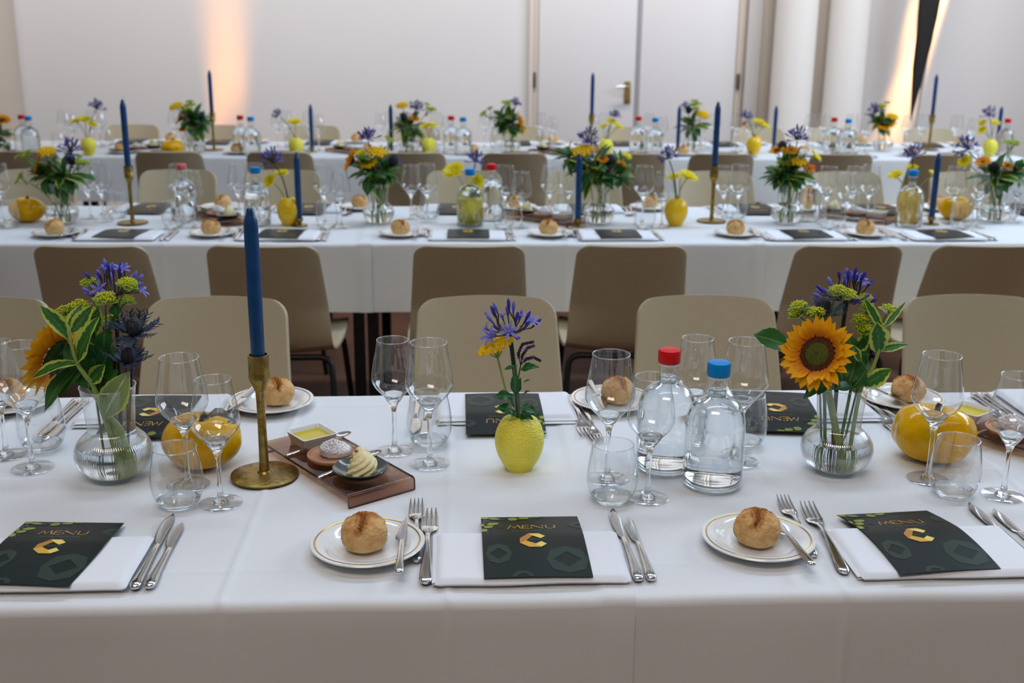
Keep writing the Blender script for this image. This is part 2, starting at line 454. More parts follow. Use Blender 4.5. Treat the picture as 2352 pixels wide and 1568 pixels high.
# ------------------------------------------------------------------ mesh builder
class MB:
    def __init__(s):
        s.v, s.f, s.m, s.uv = [], [], [], {}

    def add(s, verts, faces, mi=0, uvs=None):
        o = len(s.v)
        s.v += [tuple(p) for p in verts]
        s.f += [tuple(i + o for i in f) for f in faces]
        s.m += [mi] * len(faces)
        if uvs:
            for i, u in enumerate(uvs):
                s.uv[o + i] = u
        return s

    def lathe(s, prof, n=32, c=(0, 0, 0), mi=0, mod=None, close=False):
        """prof: (radius, z) from one end to the other; radius 0 makes a pole; mod(angle, r, z) -> radius."""
        V, idx = [], []
        for r, z in prof:
            if r <= 1e-7:
                idx.append([len(V)])
                V.append((c[0], c[1], c[2] + z))
            else:
                row = []
                for k in range(n):
                    a = 2 * PI * k / n
                    rr = mod(a, r, z) if mod else r
                    row.append(len(V))
                    V.append((c[0] + rr * math.cos(a), c[1] + rr * math.sin(a), c[2] + z))
                idx.append(row)
        F = []
        rows = list(zip(idx, idx[1:])) + ([(idx[-1], idx[0])] if close else [])
        for a, b in rows:
            for k in range(n):
                k2 = (k + 1) % n
                if len(a) == 1 and len(b) == 1:
                    break
                if len(a) == 1:
                    F.append((a[0], b[k2], b[k]))
                elif len(b) == 1:
                    F.append((a[k], a[k2], b[0]))
                else:
                    F.append((a[k], a[k2], b[k2], b[k]))
        return s.add(V, F, mi)

    def tube(s, pts, rad, n=8, mi=0, caps=True, flat=1.0):
        pts = [Vector(p) for p in pts]
        if not isinstance(rad, (list, tuple)):
            rad = [rad] * len(pts)
        V, F = [], []
        nrm = None
        for i, p in enumerate(pts):
            t = (pts[min(i + 1, len(pts) - 1)] - pts[max(i - 1, 0)])
            t = t.normalized() if t.length > 1e-9 else Vector((0, 0, 1))
            if nrm is None:
                a = Vector((0, 0, 1)) if abs(t.z) < 0.9 else Vector((1, 0, 0))
                nrm = (a - t * a.dot(t)).normalized()
            else:
                nrm = (nrm - t * nrm.dot(t))
                nrm = nrm.normalized() if nrm.length > 1e-6 else Vector((1, 0, 0))
            b = t.cross(nrm)
            for k in range(n):
                a = 2 * PI * k / n
                V.append(p + (nrm * math.cos(a) * flat + b * math.sin(a)) * rad[i])
        for i in range(len(pts) - 1):
            for k in range(n):
                F.append((i * n + k, i * n + (k + 1) % n, (i + 1) * n + (k + 1) % n, (i + 1) * n + k))
        if caps:
            F.append(tuple(range(n - 1, -1, -1)))
            F.append(tuple((len(pts) - 1) * n + k for k in range(n)))
        uvs = [(0.5, i / max(1, len(pts) - 1)) for i in range(len(pts)) for _ in range(n)]
        return s.add(V, F, mi, uvs)

    def box(s, x0, y0, z0, x1, y1, z1, mi=0):
        V = [(x, y, z) for z in (z0, z1) for y in (y0, y1) for x in (x0, x1)]
        return s.add(V, [(0, 2, 3, 1), (4, 5, 7, 6), (0, 1, 5, 4), (2, 6, 7, 3), (0, 4, 6, 2), (1, 3, 7, 5)], mi)

    def loft(s, rings, mi=0, caps=True):
        n = len(rings[0])
        V = [p for r in rings for p in r]
        F = []
        for i in range(len(rings) - 1):
            for k in range(n):
                F.append((i * n + k, i * n + (k + 1) % n, (i + 1) * n + (k + 1) % n, (i + 1) * n + k))
        if caps:
            F.append(tuple(range(n - 1, -1, -1)))
            F.append(tuple((len(rings) - 1) * n + k for k in range(n)))
        return s.add(V, F, mi)

    def leaf(s, p0, d, n, L, w, curl=0.0, fold=0.15, seg=7, ws=2, mi=0, tip=1.0, belly=0.45, serr=0.0, wave=0.0):
        """A blade from p0 along d, normal n: curl bends it towards n, fold lifts both halves, serr notches the margin."""
        p0, d, n = Vector(p0), Vector(d).normalized(), Vector(n)
        n = (n - d * n.dot(d))
        n = n.normalized() if n.length > 1e-6 else Vector((0, 0, 1)) - d * d.z
        side = d.cross(n).normalized()
        V, UV, F = [], [], []
        nu = 2 * ws + 1
        for i in range(seg + 1):
            t = i / seg
            if t < belly:
                sh = math.sin(0.5 * PI * (0.12 + 0.88 * t / belly))
            else:
                sh = max(0.0, math.cos(0.5 * PI * ((t - belly) / (1 - belly)) ** (1.15 * tip)))
            sh = max(sh, 0.03)
            if serr and 0 < i < seg:
                sh *= 1 + serr * (1 if i % 2 else -1)
            c = p0 + d * (L * t * (1 - 0.25 * abs(curl) * t)) + n * (curl * L * t * t)
            for k in range(nu):
                u = (k - ws) / ws
                V.append(c + side * (w * sh * u) + n * (fold * w * sh * abs(u) + wave * w * math.sin(t * 9 + u * 2) * abs(u)))
                UV.append((0.5 + 0.5 * u, t))
        for i in range(seg):
            for k in range(nu - 1):
                a = i * nu + k
                F.append((a, a + 1, a + nu + 1, a + nu))
        return s.add(V, F, mi, UV)

    def ball(s, c, r, n=8, m=6, mi=0, sq=(1, 1, 1)):
        V, F = [], []
        V.append((c[0], c[1], c[2] - r * sq[2]))
        for i in range(1, m):
            th = PI * i / m - PI / 2
            for k in range(n):
                a = 2 * PI * k / n
                V.append((c[0] + r * sq[0] * math.cos(th) * math.cos(a), c[1] + r * sq[1] * math.cos(th) * math.sin(a), c[2] + r * sq[2] * math.sin(th)))
        V.append((c[0], c[1], c[2] + r * sq[2]))
        for k in range(n):
            F.append((0, 1 + (k + 1) % n, 1 + k))
            F.append((len(V) - 1, 1 + (m - 2) * n + k, 1 + (m - 2) * n + (k + 1) % n))
        for i in range(m - 2):
            for k in range(n):
                F.append((1 + i * n + k, 1 + i * n + (k + 1) % n, 1 + (i + 1) * n + (k + 1) % n, 1 + (i + 1) * n + k))
        return s.add(V, F, mi)

    def mesh(s, name, mats, smooth=True, off=(0, 0, 0), angle=40):
        me = bpy.data.meshes.new(name)
        o = Vector(off)
        me.from_pydata([tuple(Vector(v) - o) for v in s.v], [], s.f)
        if not isinstance(mats, (list, tuple)):
            mats = [mats]
        for m in mats:
            me.materials.append(m)
        if len(mats) > 1:
            me.polygons.foreach_set('material_index', s.m)
        if s.uv:
            ul = me.uv_layers.new(name='UVMap')
            for lp in me.loops:
                ul.data[lp.index].uv = s.uv.get(lp.vertex_index, (0.5, 0.5))
        me.update()
        if smooth:
            me.polygons.foreach_set('use_smooth', [True] * len(me.polygons))
            if angle:
                me.set_sharp_from_angle(angle=R_(angle))
        return me


def link(name, data, parent=None, loc=None, rz=0.0, scale=None):
    o = bpy.data.objects.new(name, data)
    COL.objects.link(o)
    if parent is not None:
        o.parent = parent
    if loc is not None:
        o.location = loc
    if rz:
        o.rotation_euler = (0, 0, rz)
    if scale is not None:
        o.scale = (scale,) * 3 if not isinstance(scale, (tuple, list)) else scale
    return o


def tag(o, label, cat, group=None):
    o['label'] = label
    o['category'] = cat
    if group:
        o['group'] = group
    return o


def thing(name, label, cat, loc=(0, 0, 0), rz=0.0, group=None, parts=(), scale=None):
    """Empty at the thing's base with one child per part: parts are (name, mesh) or (name, mesh, [sub-parts])."""
    o = link(name, None, None, loc, rz, scale)
    o.empty_display_size = 0.05
    tag(o, label, cat, group)
    for p in parts:
        c = link(p[0], p[1], o)
        for q in (p[2] if len(p) > 2 else ()):
            link(q[0], q[1], c)
    return o


def one(name, label, cat, mesh, loc=(0, 0, 0), rz=0.0, group=None, scale=None):
    return tag(link(name, mesh, None, loc, rz, scale), label, cat, group)


def struct(name, mesh, loc=(0, 0, 0), parent=None):
    o = link(name, mesh, parent, loc)
    o['kind'] = 'structure'
    return o


def bevelled(mb, name, mat, width, seg=2, off=(0, 0, 0), angle=40):
    me = mb.mesh(name, mat, False, off)
    bm = bmesh.new()
    bm.from_mesh(me)
    bmesh.ops.remove_doubles(bm, verts=bm.verts, dist=1e-6)
    eds = [e for e in bm.edges if len(e.link_faces) == 2 and e.calc_face_angle(0) > R_(30)]
    bmesh.ops.bevel(bm, geom=eds, offset=width, segments=seg, profile=0.6, affect='EDGES', clamp_overlap=True)
    bm.to_mesh(me)
    bm.free()
    me.polygons.foreach_set('use_smooth', [True] * len(me.polygons))
    me.set_sharp_from_angle(angle=R_(angle))
    return me


def nz(x, y, z=0.0):
    return mnoise.noise(Vector((x, y, z)))


def curve(a, b, c=None, n=7):
    """Quadratic path a -> b bending through the control point c."""
    a, b = Vector(a), Vector(b)
    c = (a + b) / 2 if c is None else Vector(c)
    return [a * (1 - t) ** 2 + c * (2 * t * (1 - t)) + b * t ** 2 for t in [i / n for i in range(n + 1)]]


# ================================================================== the room
WY = 8.7                                    # face of the end wall


def bxm(name, mat, x0, y0, z0, x1, y1, z1, bev=0.0):
    mb = MB().box(x0, y0, z0, x1, y1, z1)
    return bevelled(mb, name, mat, bev) if bev else mb.mesh(name, mat, False)


def wx(px, y=WY):
    return Q(px, 120, y).x


struct('floor', bxm('floor', FLOOR, -4.6, -3.2, -0.1, 5.2, WY + 0.2, 0))
struct('ceiling', bxm('ceiling', CEILP, -4.6, -3.2, 5.5, 5.2, WY + 0.2, 5.6))
struct('wall_back', bxm('wall_back', WALLP, -4.6, WY, 0, 5.2, WY + 0.2, 5.5))
struct('wall_left', bxm('wall_left', SIDEP, -4.8, -3.2, 0, -4.6, WY + 0.2, 5.5))
struct('wall_right', bxm('wall_right', WALLP, 5.2, -3.2, 0, 5.4, WY + 0.2, 5.5))
struct('wall_front', bxm('wall_front', SIDEP, -4.8, -3.4, 0, 5.4, -3.2, 5.5))
# round pilaster at the end wall's outer corner
struct('trim_1', MB().lathe([(0, 0), (0.30, 0), (0.30, 5.5), (0, 5.5)], 40).mesh('trim_1', BEIGE), (wx(40) - 0.29, WY - 0.04, 0))
# double door with frame, hinges and handle
d0, d1, d2, d3 = wx(1236), wx(1461), wx(1471), wx(1690)
dz = 2.35
struct('trim_2', bxm('trim_2', BEIGE2, wx(1214), WY - 0.045, 0, wx(1224), WY, dz + 0.09, 0.004))
struct('trim_3', bxm('trim_3', BEIGE, wx(1224), WY - 0.03, 0, d0, WY, dz + 0.05, 0.004))
door1 = struct('door_1', bxm('door_1', DOORP, d0 + 0.004, WY - 0.022, 0.01, d1, WY, dz, 0.004))
struct('trim_4', bxm('trim_4', GREYGAP, d1, WY - 0.03, 0.01, d2, WY, dz, 0.003))
door2 = struct('door_2', bxm('door_2', DOORP, d2, WY - 0.022, 0.01, d3, WY, dz, 0.004))
struct('trim_5', bxm('trim_5', BEIGE, d3 + 0.003, WY - 0.03, 0, wx(1708), WY, dz + 0.05, 0.004))
struct('trim_6', bxm('trim_6', COLUMNP, wx(1709), WY - 0.075, 0, wx(1741), WY, 5.5, 0.006))
struct('trim_7', bxm('trim_7', BEIGE, wx(1742), WY - 0.05, 0, wx(1775), WY, 5.5, 0.006))
struct('trim_8', bxm('trim_8', BEIGE, d0, WY - 0.03, dz, d3, WY, dz + 0.05, 0.004))
for dd, px in ((door1, 1227), (door2, 1695)):
    x = Q(px, 183, WY - 0.03).x
    for z in (1.065, 2.05, 0.3):
        o = link('hinge', MB().lathe([(0, -0.055), (0.012, -0.055), (0.013, -0.05), (0.013, 0.05), (0.012, 0.055), (0, 0.055)], 14).mesh('hinge', HINGE), dd, (x, WY - 0.036, z))
hx = Q(1441, 212, WY - 0.022)
hp = MB().box(-0.024, -0.010, -0.082, 0.024, 0, 0.082)
pl_ = link('handle_plate', bevelled(hp, 'handle_plate', DOORBRASS, 0.004), door1, (hx.x, WY - 0.022, hx.z))
hd = MB().tube([(0, -0.005, 0.045), (0, -0.045, 0.045), (-0.012, -0.055, 0.045), (-0.055, -0.057, 0.045), (-0.10, -0.055, 0.043)], [0.011, 0.010, 0.010, 0.008, 0.007], 12)
link('handle', hd.mesh('handle', STEEL), door1, (hx.x, WY - 0.026, hx.z))
# two round columns right of the door, the gap's shade put in as a beige strip
c1a, c1b = Q(1778, 120, 8.48).x, Q(1872, 120, 8.48).x
c2a, c2b = Q(1902, 120, 8.48).x, Q(1990, 120, 8.48).x
for i, (a, b) in enumerate(((c1a, c1b), (c2a, c2b))):
    r = (b - a) / 2
    struct('trim_%d' % (9 + i), MB().lathe([(0, 0), (r + 0.03, 0), (r + 0.03, 0.12), (r, 0.16), (r, 5.5), (0, 5.5)], 56).mesh('column', COLUMNP), ((a + b) / 2, 8.50, 0))
struct('trim_11', bxm('trim_11', BEIGE, c1b - 0.05, WY - 0.12, 0, c2a + 0.05, WY, 5.5, 0.004))

# furled banner on a leaning pole, lit from behind
bl, yb = MB(), 8.36
tz = [(2.6, 0.145), (2.3, 0.125), (2.0, 0.105), (1.80, 0.095), (1.66, 0.088), (1.55, 0.084), (1.45, 0.075), (1.36, 0.066), (1.27, 0.060), (1.18, 0.050), (1.08, 0.042), (0.98, 0.028), (0.88, 0.014), (0.80, 0.004)]
rings = []
for z, w in tz:
    cx = Q(2092, 275, yb).x + (z - 0.80) * 0.055
    ring = []
    for k in range(16):
        a = 2 * PI * k / 16
        j = 1 + 0.14 * nz(a * 1.3, z * 9, 4) + 0.07 * math.sin(3 * a + z * 6)
        ring.append((cx + w * 0.9 * math.cos(a) * j, yb + w * 0.35 * math.sin(a) * j, z))
    rings.append(ring)
bl.loft(rings)
bx0 = Q(2092, 275, yb).x
ban = thing('furled_banner', 'tall furled black banner tapering to a point on a pale pole beside the columns', 'banner', (bx0, yb, 0), parts=(
    ('fabric', bl.mesh('fabric', BANNER, True, (bx0, yb, 0), 60)),
    ('pole', MB().tube([(bx0 + 0.03, yb + 0.05, 0.0), (bx0 + 0.16, yb + 0.05, 2.7)], 0.011, 10).mesh('pole', POLE, True, (bx0, yb, 0))),
    ('base', MB().lathe([(0, 0), (0.16, 0), (0.165, 0.012), (0.15, 0.03), (0.03, 0.045), (0.02, 0.10), (0, 0.10)], 28, (bx0 + 0.03, yb + 0.05, 0)).mesh('base', BLACK, True, (bx0, yb, 0)))))

# ================================================================== tables and cloths
T = {1: (1.327, 2.187), 2: (3.802, 4.625), 3: (6.335, 7.165)}        # near and far edge of each row
TN = {1: 'front', 2: 'middle', 3: 'back'}
SEAM = {1: [-1.196, 0.204, 1.604], 2: [-3.09, -1.72, -0.327, 1.044, 2.415], 3: [-3.7, -2.3, -0.9, 0.5, 1.9, 3.3]}
DROP = {1: 0.27, 2: 0.242, 3: 0.25}


def make_table(row, i, x0, x1):
    y0, y1 = T[row]
    yi0, yi1 = y0 + 0.004, y1 - 0.004
    parts = []
    top = MB().box(x0 + 0.002, yi0 + 0.006, TZ - 0.034, x1 - 0.002, yi1 - 0.006, TZ - 0.0065)
    cx, cyy = (x0 + x1) / 2, (y0 + y1) / 2
    parts.append(('table_top', bevelled(top, 'table_top', BLACK, 0.002, 1, (cx, cyy, 0))))
    for ya in (yi0 + 0.05, yi1 - 0.075):
        parts.append(('rail', bxm('rail', BLACK, x0 + 0.05 - cx, ya - cyy, TZ - 0.075, x1 - 0.05 - cx, ya + 0.025 - cyy, TZ - 0.034)))
    for sx in (x0 + 0.006, x1 - 0.044):
        for sy in (yi0 + 0.03, yi1 - 0.07):
            parts.append(('leg', bevelled(MB().box(sx, sy, 0, sx + 0.038, sy + 0.038, TZ - 0.034), 'leg', BLACK, 0.003, 1, (cx, cyy, 0))))
    pos = ['first', 'second', 'third', 'fourth', 'fifth'][i]
    thing('banquet_table', 'black-legged banquet table, %s from left in the %s row, under white cloth' % (pos, TN[row]), 'table', (cx, cyy, 0), group='banquet tables', parts=parts)


def make_cloth(row, i, x0, x1, over):
    """White cloth: flat top, rounded edges, a drop on both long sides; folded creases pressed into it."""
    y0, y1 = T[row]
    r, zb = 0.013, TZ - DROP[row]
    sec = []
    for k in range(9):
        sec.append((y1, zb + (TZ - r - zb) * k / 8, 1))
    for k in range(1, 6):
        a = PI / 2 * k / 5
        sec.append((y1 - r + r * math.cos(a), TZ - r + r * math.sin(a), 0))
    ny = 170 if row == 1 else 30
    for k in range(1, ny):
        sec.append((y1 - r - (y1 - y0 - 2 * r) * k / ny, TZ, 0))
    for k in range(0, 6):
        a = PI / 2 * k / 5
        sec.append((y0 + r - r * math.sin(a), TZ - r + r * math.cos(a), 0))
    for k in range(1, 9):
        sec.append((y0, TZ - r - (TZ - r - zb) * k / 8, -1))
    nx = 300 if row == 1 else 130
    w = x1 - x0
    fold_x = [-0.315, -0.015, -0.85, 0.522, 0.93] if row == 1 else [x0 + w * f for f in (0.25, 0.5, 0.75)]
    fold_y = [y0 + 0.093, y0 + 0.43, y0 + 0.79]
    V, F = [], []
    n = len(sec)
    for a in range(nx + 1):
        x = x0 + w * a / nx
        lift = 0.0
        if over and x1 - x < 0.05:
            lift = (0.0022 if row == 1 else 0.005) * min(1, (0.05 - (x1 - x)) / 0.012)
        for (y, z, side) in sec:
            d = 0.0022 * nz(x * 3.0, y * 4.0, row) + 0.0010 * nz(x * 9, y * 9, row + 5)
            for fx in fold_x:
                q = abs(x - fx - 0.004 * nz(0, y * 2 + z, fx)) / 0.009
                if q < 1:
                    d += 0.0026 * (1 - q) ** 1.3
            if side == 0:
                for fy in fold_y:
                    q = abs(y - fy - 0.006 * nz(x * 1.4, fy)) / 0.009
                    if q < 1:
                        d += 0.0016 * (1 - q) ** 1.2
            d += lift
            if side:
                hang = (TZ - z) / DROP[row]
                wv = 0.010 * hang * nz(x * 2.2, side * 3.0, row) + 0.003 * hang * math.sin(x * 17 + row)
                V.append((x, y + side * (d + wv + 0.004 * hang), z))
            else:
                V.append((x, y, z + min(0.0026, d) - 0.0016))
    for a in range(nx):
        for k in range(n - 1):
            F.append((a * n + k, a * n + k + 1, (a + 1) * n + k + 1, (a + 1) * n + k))
    mb = MB().add(V, F)
    c = ((x0 + x1) / 2, (y0 + y1) / 2, TZ)
    pos = ['first', 'second', 'third', 'fourth', 'fifth'][i]
    o = one('tablecloth', 'white linen tablecloth with fold creases, %s from left on the %s row' % (pos, TN[row]), 'tablecloth', mb.mesh('tablecloth', LINEN, True, c, 0), c, group='white tablecloths')
    return o


for row in (1, 2, 3):
    s_ = SEAM[row]
    for i in range(len(s_) - 1):
        make_table(row, i, s_[i], s_[i + 1])
        make_cloth(row, i, s_[i], s_[i + 1] + (0.03 if i < len(s_) - 2 else 0), i < len(s_) - 2)

# ================================================================== chairs


def make_shell():
    prof = [(-0.335, 0.820), (-0.326, 0.795), (-0.308, 0.745), (-0.285, 0.68), (-0.262, 0.61), (-0.243, 0.55), (-0.226, 0.50), (-0.208, 0.465), (-0.182, 0.443), (-0.145, 0.433), (-0.09, 0.431), (-0.02, 0.436), (0.06, 0.443), (0.13, 0.447), (0.175, 0.443), (0.205, 0.430)]
    prof = [Vector((0, a, b)) for a, b in prof]
    fine = []
    for i in range(len(prof) - 1):
        p0, p1, p2, p3 = prof[max(i - 1, 0)], prof[i], prof[i + 1], prof[min(i + 2, len(prof) - 1)]
        for k in range(5):
            t = k / 5
            fine.append(0.5 * ((2 * p1) + (p2 - p0) * t + (2 * p0 - 5 * p1 + 4 * p2 - p3) * t * t + (3 * p1 - p0 - 3 * p2 + p3) * t ** 3))
    fine.append(prof[-1])
    L = [0]
    for a, b in zip(fine, fine[1:]):
        L.append(L[-1] + (b - a).length)
    tot = L[-1]
    R = 0.040
    # extra rows where the corners round
    V, F, nu = [], [], 21
    rows = []
    samples = [R * (1 - math.cos(PI / 2 * k / 7)) for k in range(8)] + [R + (tot - 2 * R) * k / 34 for k in range(1, 35)] + [tot - R * (1 - math.sin(PI / 2 * k / 7)) for k in range(1, 8)]

    def at_len(s):
        s = max(0, min(tot, s))
        for i in range(len(L) - 1):
            if L[i + 1] >= s - 1e-9:
                t = (s - L[i]) / max(1e-9, L[i + 1] - L[i])
                return fine[i].lerp(fine[i + 1], t)
        return fine[-1]
    for s in samples:
        c = at_len(s)
        hw = 0.170 + 0.026 * min(1, max(0, (0.82 - c.z) / 0.38)) if c.y < -0.19 else 0.196 + 0.012 * math.sin(PI * min(1, max(0, (c.y + 0.19) / 0.39)))
        if s < R:
            hw -= R - math.sqrt(max(0, R * R - (R - s) ** 2))
        if tot - s < R:
            hw -= R - math.sqrt(max(0, R * R - (R - (tot - s)) ** 2))
        back = min(1, max(0, (c.z - 0.45) / 0.15))
        for k in range(nu):
            u = -1 + 2 * k / (nu - 1)
            x = hw * math.sin(u * PI / 2) if False else hw * u
            arch = (x / 0.17) ** 2
            V.append((x, c.y + 0.040 * back * arch, c.z - 0.003 * back * arch * max(0, 1 - s / 0.12) + 0.012 * (1 - back) * arch))
    for i in range(len(samples) - 1):
        for k in range(nu - 1):
            F.append((i * nu + k, (i + 1) * nu + k, (i + 1) * nu + k + 1, i * nu + k + 1))
    me = MB().add(V, F).mesh('shell_tmp', SHELL)
    o = bpy.data.objects.new('shell_tmp', me)
    COL.objects.link(o)
    sm = o.modifiers.new('s', 'SOLIDIFY')
    sm.thickness, sm.offset = 0.012, 0
    bv = o.modifiers.new('b', 'BEVEL')
    bv.width, bv.segments, bv.limit_method, bv.angle_limit = 0.004, 2, 'ANGLE', R_(50)
    dg = bpy.context.evaluated_depsgraph_get()
    full = bpy.data.meshes.new_from_object(o.evaluated_get(dg))
    bpy.data.objects.remove(o)
    out = []
    for name, keep in (('backrest', True), ('seat', False)):
        bm = bmesh.new()
        bm.from_mesh(full)
        kill = [f for f in bm.faces if (f.calc_center_median().z > 0.47 and f.calc_center_median().y < -0.15) != keep]
        bmesh.ops.delete(bm, geom=kill, context='FACES')
        m = bpy.data.meshes.new(name)
        bm.to_mesh(m)
        bm.free()
        m.materials.append(SHELL)
        m.polygons.foreach_set('use_smooth', [True] * len(m.polygons))
        m.set_sharp_from_angle(angle=R_(60))
        out.append(m)
    return out


CH_BACK, CH_SEAT = make_shell()


def leg_mesh(sx, sy):
    fy = -0.245 if sy < 0 else 0.20
    ty = -0.165 if sy < 0 else 0.13
    pts = [(sx * 0.215, fy, 0), (sx * 0.207, fy * 0.95 + ty * 0.05, 0.06), (sx * 0.186, ty + (fy - ty) * 0.16, 0.355), (sx * 0.182, ty + (fy - ty) * 0.05, 0.392), (sx * 0.170, ty, 0.410), (sx * 0.148, ty, 0.417)]
    return MB().tube(pts, 0.0105, 12).mesh('leg', BLACK)


def bar_mesh(sy):
    ty = -0.165 if sy < 0 else 0.13
    return MB().tube([(-0.15, ty, 0.417), (-0.07, ty - 0.006, 0.418), (0, ty - 0.01, 0.419), (0.07, ty - 0.006, 0.418), (0.15, ty, 0.417)], 0.0105, 12).mesh('crossbar', BLACK)


LEGS = [leg_mesh(sx, sy) for sy in (-1, 1) for sx in (-1, 1)]
BARS = [bar_mesh(-1), bar_mesh(1)]
CHAIR_PARTS = [('backrest', CH_BACK), ('seat', CH_SEAT)] + [('leg', m) for m in LEGS] + [('crossbar', m) for m in BARS]
ORD = ['first', 'second', 'third', 'fourth', 'fifth', 'sixth', 'seventh', 'eighth', 'ninth', 'tenth']


def chairs(row, far, pxs, pytop, ytop, turn=0.0):
    for i, px in enumerate(pxs):
        x = Q(px, pytop, ytop).x
        j = random.uniform(-0.035, 0.035)
        side = 'far' if far else 'near'
        if far:
            loc, rz = (x, ytop - 0.335, 0), PI + j
            lab = 'taupe chair facing the camera, %s from left behind the %s table row' % (ORD[i], TN[row])
        else:
            loc, rz = (x, ytop + 0.335, 0), j
            lab = 'taupe chair seen from behind, %s from left along the %s table row' % (ORD[i], TN[row])
        thing('chair', lab, 'chair', loc, rz, '%s-side chairs of the %s table row' % (side, TN[row]), CHAIR_PARTS)


chairs(1, True, (-38, 498, 1120, 1607, 2215), 664, 2.75)
chairs(2, False, (197, 603, 1078, 1464, 1964, 2290), 563, 3.39)
chairs(2, True, (88, 413, 655, 1062, 1335, 1642, 1940, 2210), 392, 5.22)
chairs(3, False, (50, 378, 643, 944, 1185, 1460, 1666, 1941, 2170), 357, 5.93)
chairs(3, True, (306, 505, 722, 950, 1190, 1420, 1735, 1908, 2130), 292, 7.50)


# ================================================================== tableware meshes (shared by all copies)


def profile_scale(p, s):
    return [(r * s, z * s) for r, z in p]


def wine_meshes(h, rim, wide, foot, neck):
    """Bowl (thin sheet with a rolled rim), solid stem, flat foot."""
    zw = neck + (h - neck) * 0.385
    bowl = [(0.006, neck - 0.002), (0.012, neck + 0.004), (wide * 0.52, neck + (zw - neck) * 0.36), (wide * 0.80, neck + (zw - neck) * 0.63), (wide * 0.945, neck + (zw - neck) * 0.84), (wide, zw),
            (wide * 0.985, zw + (h - zw) * 0.14), (wide * 0.94, zw + (h - zw) * 0.32), (wide * 0.885, zw + (h - zw) * 0.5), (rim + (wide - rim) * 0.28, zw + (h - zw) * 0.72), (rim, h)]
    fine = smooth_profile(bowl, 3)
    b = MB().lathe(fine, 56)
    rm = MB().lathe([(rim + 0.0007 * math.cos(a), h + 0.0009 * math.sin(a)) for a in [2 * PI * k / 6 for k in range(6)]], 56, close=True)
    st = [(0, 0.0012), (0.0125, 0.0016), (0.0115, 0.0042), (0.0075, 0.0075), (0.0052, 0.014), (0.0042, 0.026), (0.0036, neck * 0.5), (0.0040, neck * 0.80), (0.0056, neck - 0.008), (0.0092, neck + 0.001), (0.0118, neck + 0.0035), (wide * 0.50, neck + (zw - neck) * 0.355), (wide * 0.46, neck + (zw - neck) * 0.37), (wide * 0.25, neck + (zw - neck) * 0.24), (0, neck + (zw - neck) * 0.21)]
    s = MB().lathe(smooth_profile(st, 2), 20)
    ft = [(0, 0.0003), (foot - 0.001, 0.0003), (foot, 0.0010), (foot - 0.002, 0.0020), (foot * 0.6, 0.0034), (0.013, 0.0050), (0, 0.0056)]
    f = MB().lathe(ft, 48)
    return [('bowl', b.mesh('bowl', GLASS_THIN, angle=0), [('rim', rm.mesh('rim', GLASS_RIM, angle=0))]), ('stem', s.mesh('stem', GLASS, angle=0)), ('foot', f.mesh('foot', GLASS_FOOT, angle=60))]


def smooth_profile(p, k=3):
    out = []
    for i in range(len(p) - 1):
        a, b, c, d = p[max(i - 1, 0)], p[i], p[i + 1], p[min(i + 2, len(p) - 1)]
        for j in range(k):
            t = j / k
            q = []
            for m in (0, 1):
                q.append(0.5 * (2 * b[m] + (c[m] - a[m]) * t + (2 * a[m] - 5 * b[m] + 4 * c[m] - d[m]) * t * t + (3 * b[m] - a[m] - 3 * c[m] + d[m]) * t ** 3))
            out.append((max(0.0, q[0]), q[1]))
    out.append(p[-1])
    return out


WINE_L = wine_meshes(0.218, 0.0305, 0.0410, 0.0350, 0.098)
WINE_S = wine_meshes(0.205, 0.0270, 0.0380, 0.0340, 0.090)

tw = [(0.022, 0.0010), (0.030, 0.006), (0.0362, 0.016), (0.0400, 0.030), (0.0408, 0.041), (0.0396, 0.056), (0.0370, 0.074), (0.0326, 0.097)]
tb = [(0, 0.0008), (0.0215, 0.0008), (0.0245, 0.0024), (0.0300, 0.0066), (0.0330, 0.0106), (0.030, 0.0122), (0.018, 0.0098), (0, 0.0090)]
TUMBLER = [('wall', MB().lathe(smooth_profile(tw, 3), 52).mesh('wall', GLASS_THIN, angle=0), [('rim', MB().lathe([(0.0326 + 0.0009 * math.cos(a), 0.097 + 0.001 * math.sin(a)) for a in [2 * PI * k / 6 for k in range(6)]], 52, close=True).mesh('rim', GLASS_RIM, angle=0))]),
           ('base', MB().lathe(smooth_profile(tb, 2), 44).mesh('base', GLASS, angle=0))]

# water bottle: glass shell, water, coloured cap
bo = [(0.0, 0.0008), (0.040, 0.0008), (0.0470, 0.003), (0.0490, 0.008), (0.0494, 0.03), (0.0494, 0.100), (0.0480, 0.116), (0.0430, 0.1335), (0.0340, 0.1455), (0.0230, 0.1525), (0.0165, 0.1560), (0.0150, 0.1600), (0.0148, 0.187)]
bw = [(0.0, 0.0145), (0.036, 0.0130), (0.0455, 0.0150), (0.0470, 0.022), (0.0474, 0.03), (0.0474, 0.100), (0.0461, 0.1155), (0.0412, 0.1322), (0.0325, 0.1437), (0.0220, 0.1506), (0.0150, 0.1545), (0.0132, 0.1580), (0.0130, 0.166), (0, 0.166)]
bbase = [(0, 0.0022), (0.038, 0.0022), (0.0462, 0.0045), (0.0478, 0.009), (0.0465, 0.0125), (0.036, 0.0112), (0, 0.0125)]
BOTTLE_SHELL = MB().lathe(smooth_profile(bo, 3), 56).mesh('glass_body', GLASS_THIN, angle=0)
BOTTLE_WATER = MB().lathe(smooth_profile(bw, 3), 56).mesh('water', WATER, angle=50)
BOTTLE_BASE = MB().lathe(smooth_profile(bbase, 2), 56).mesh('thick_base', GLASS, angle=0)
bc = MB().lathe([(0, 0.213), (0.0155, 0.213), (0.0180, 0.2118), (0.0188, 0.2095), (0.0188, 0.1915), (0.0180, 0.1900), (0.0150, 0.1900)], 40)
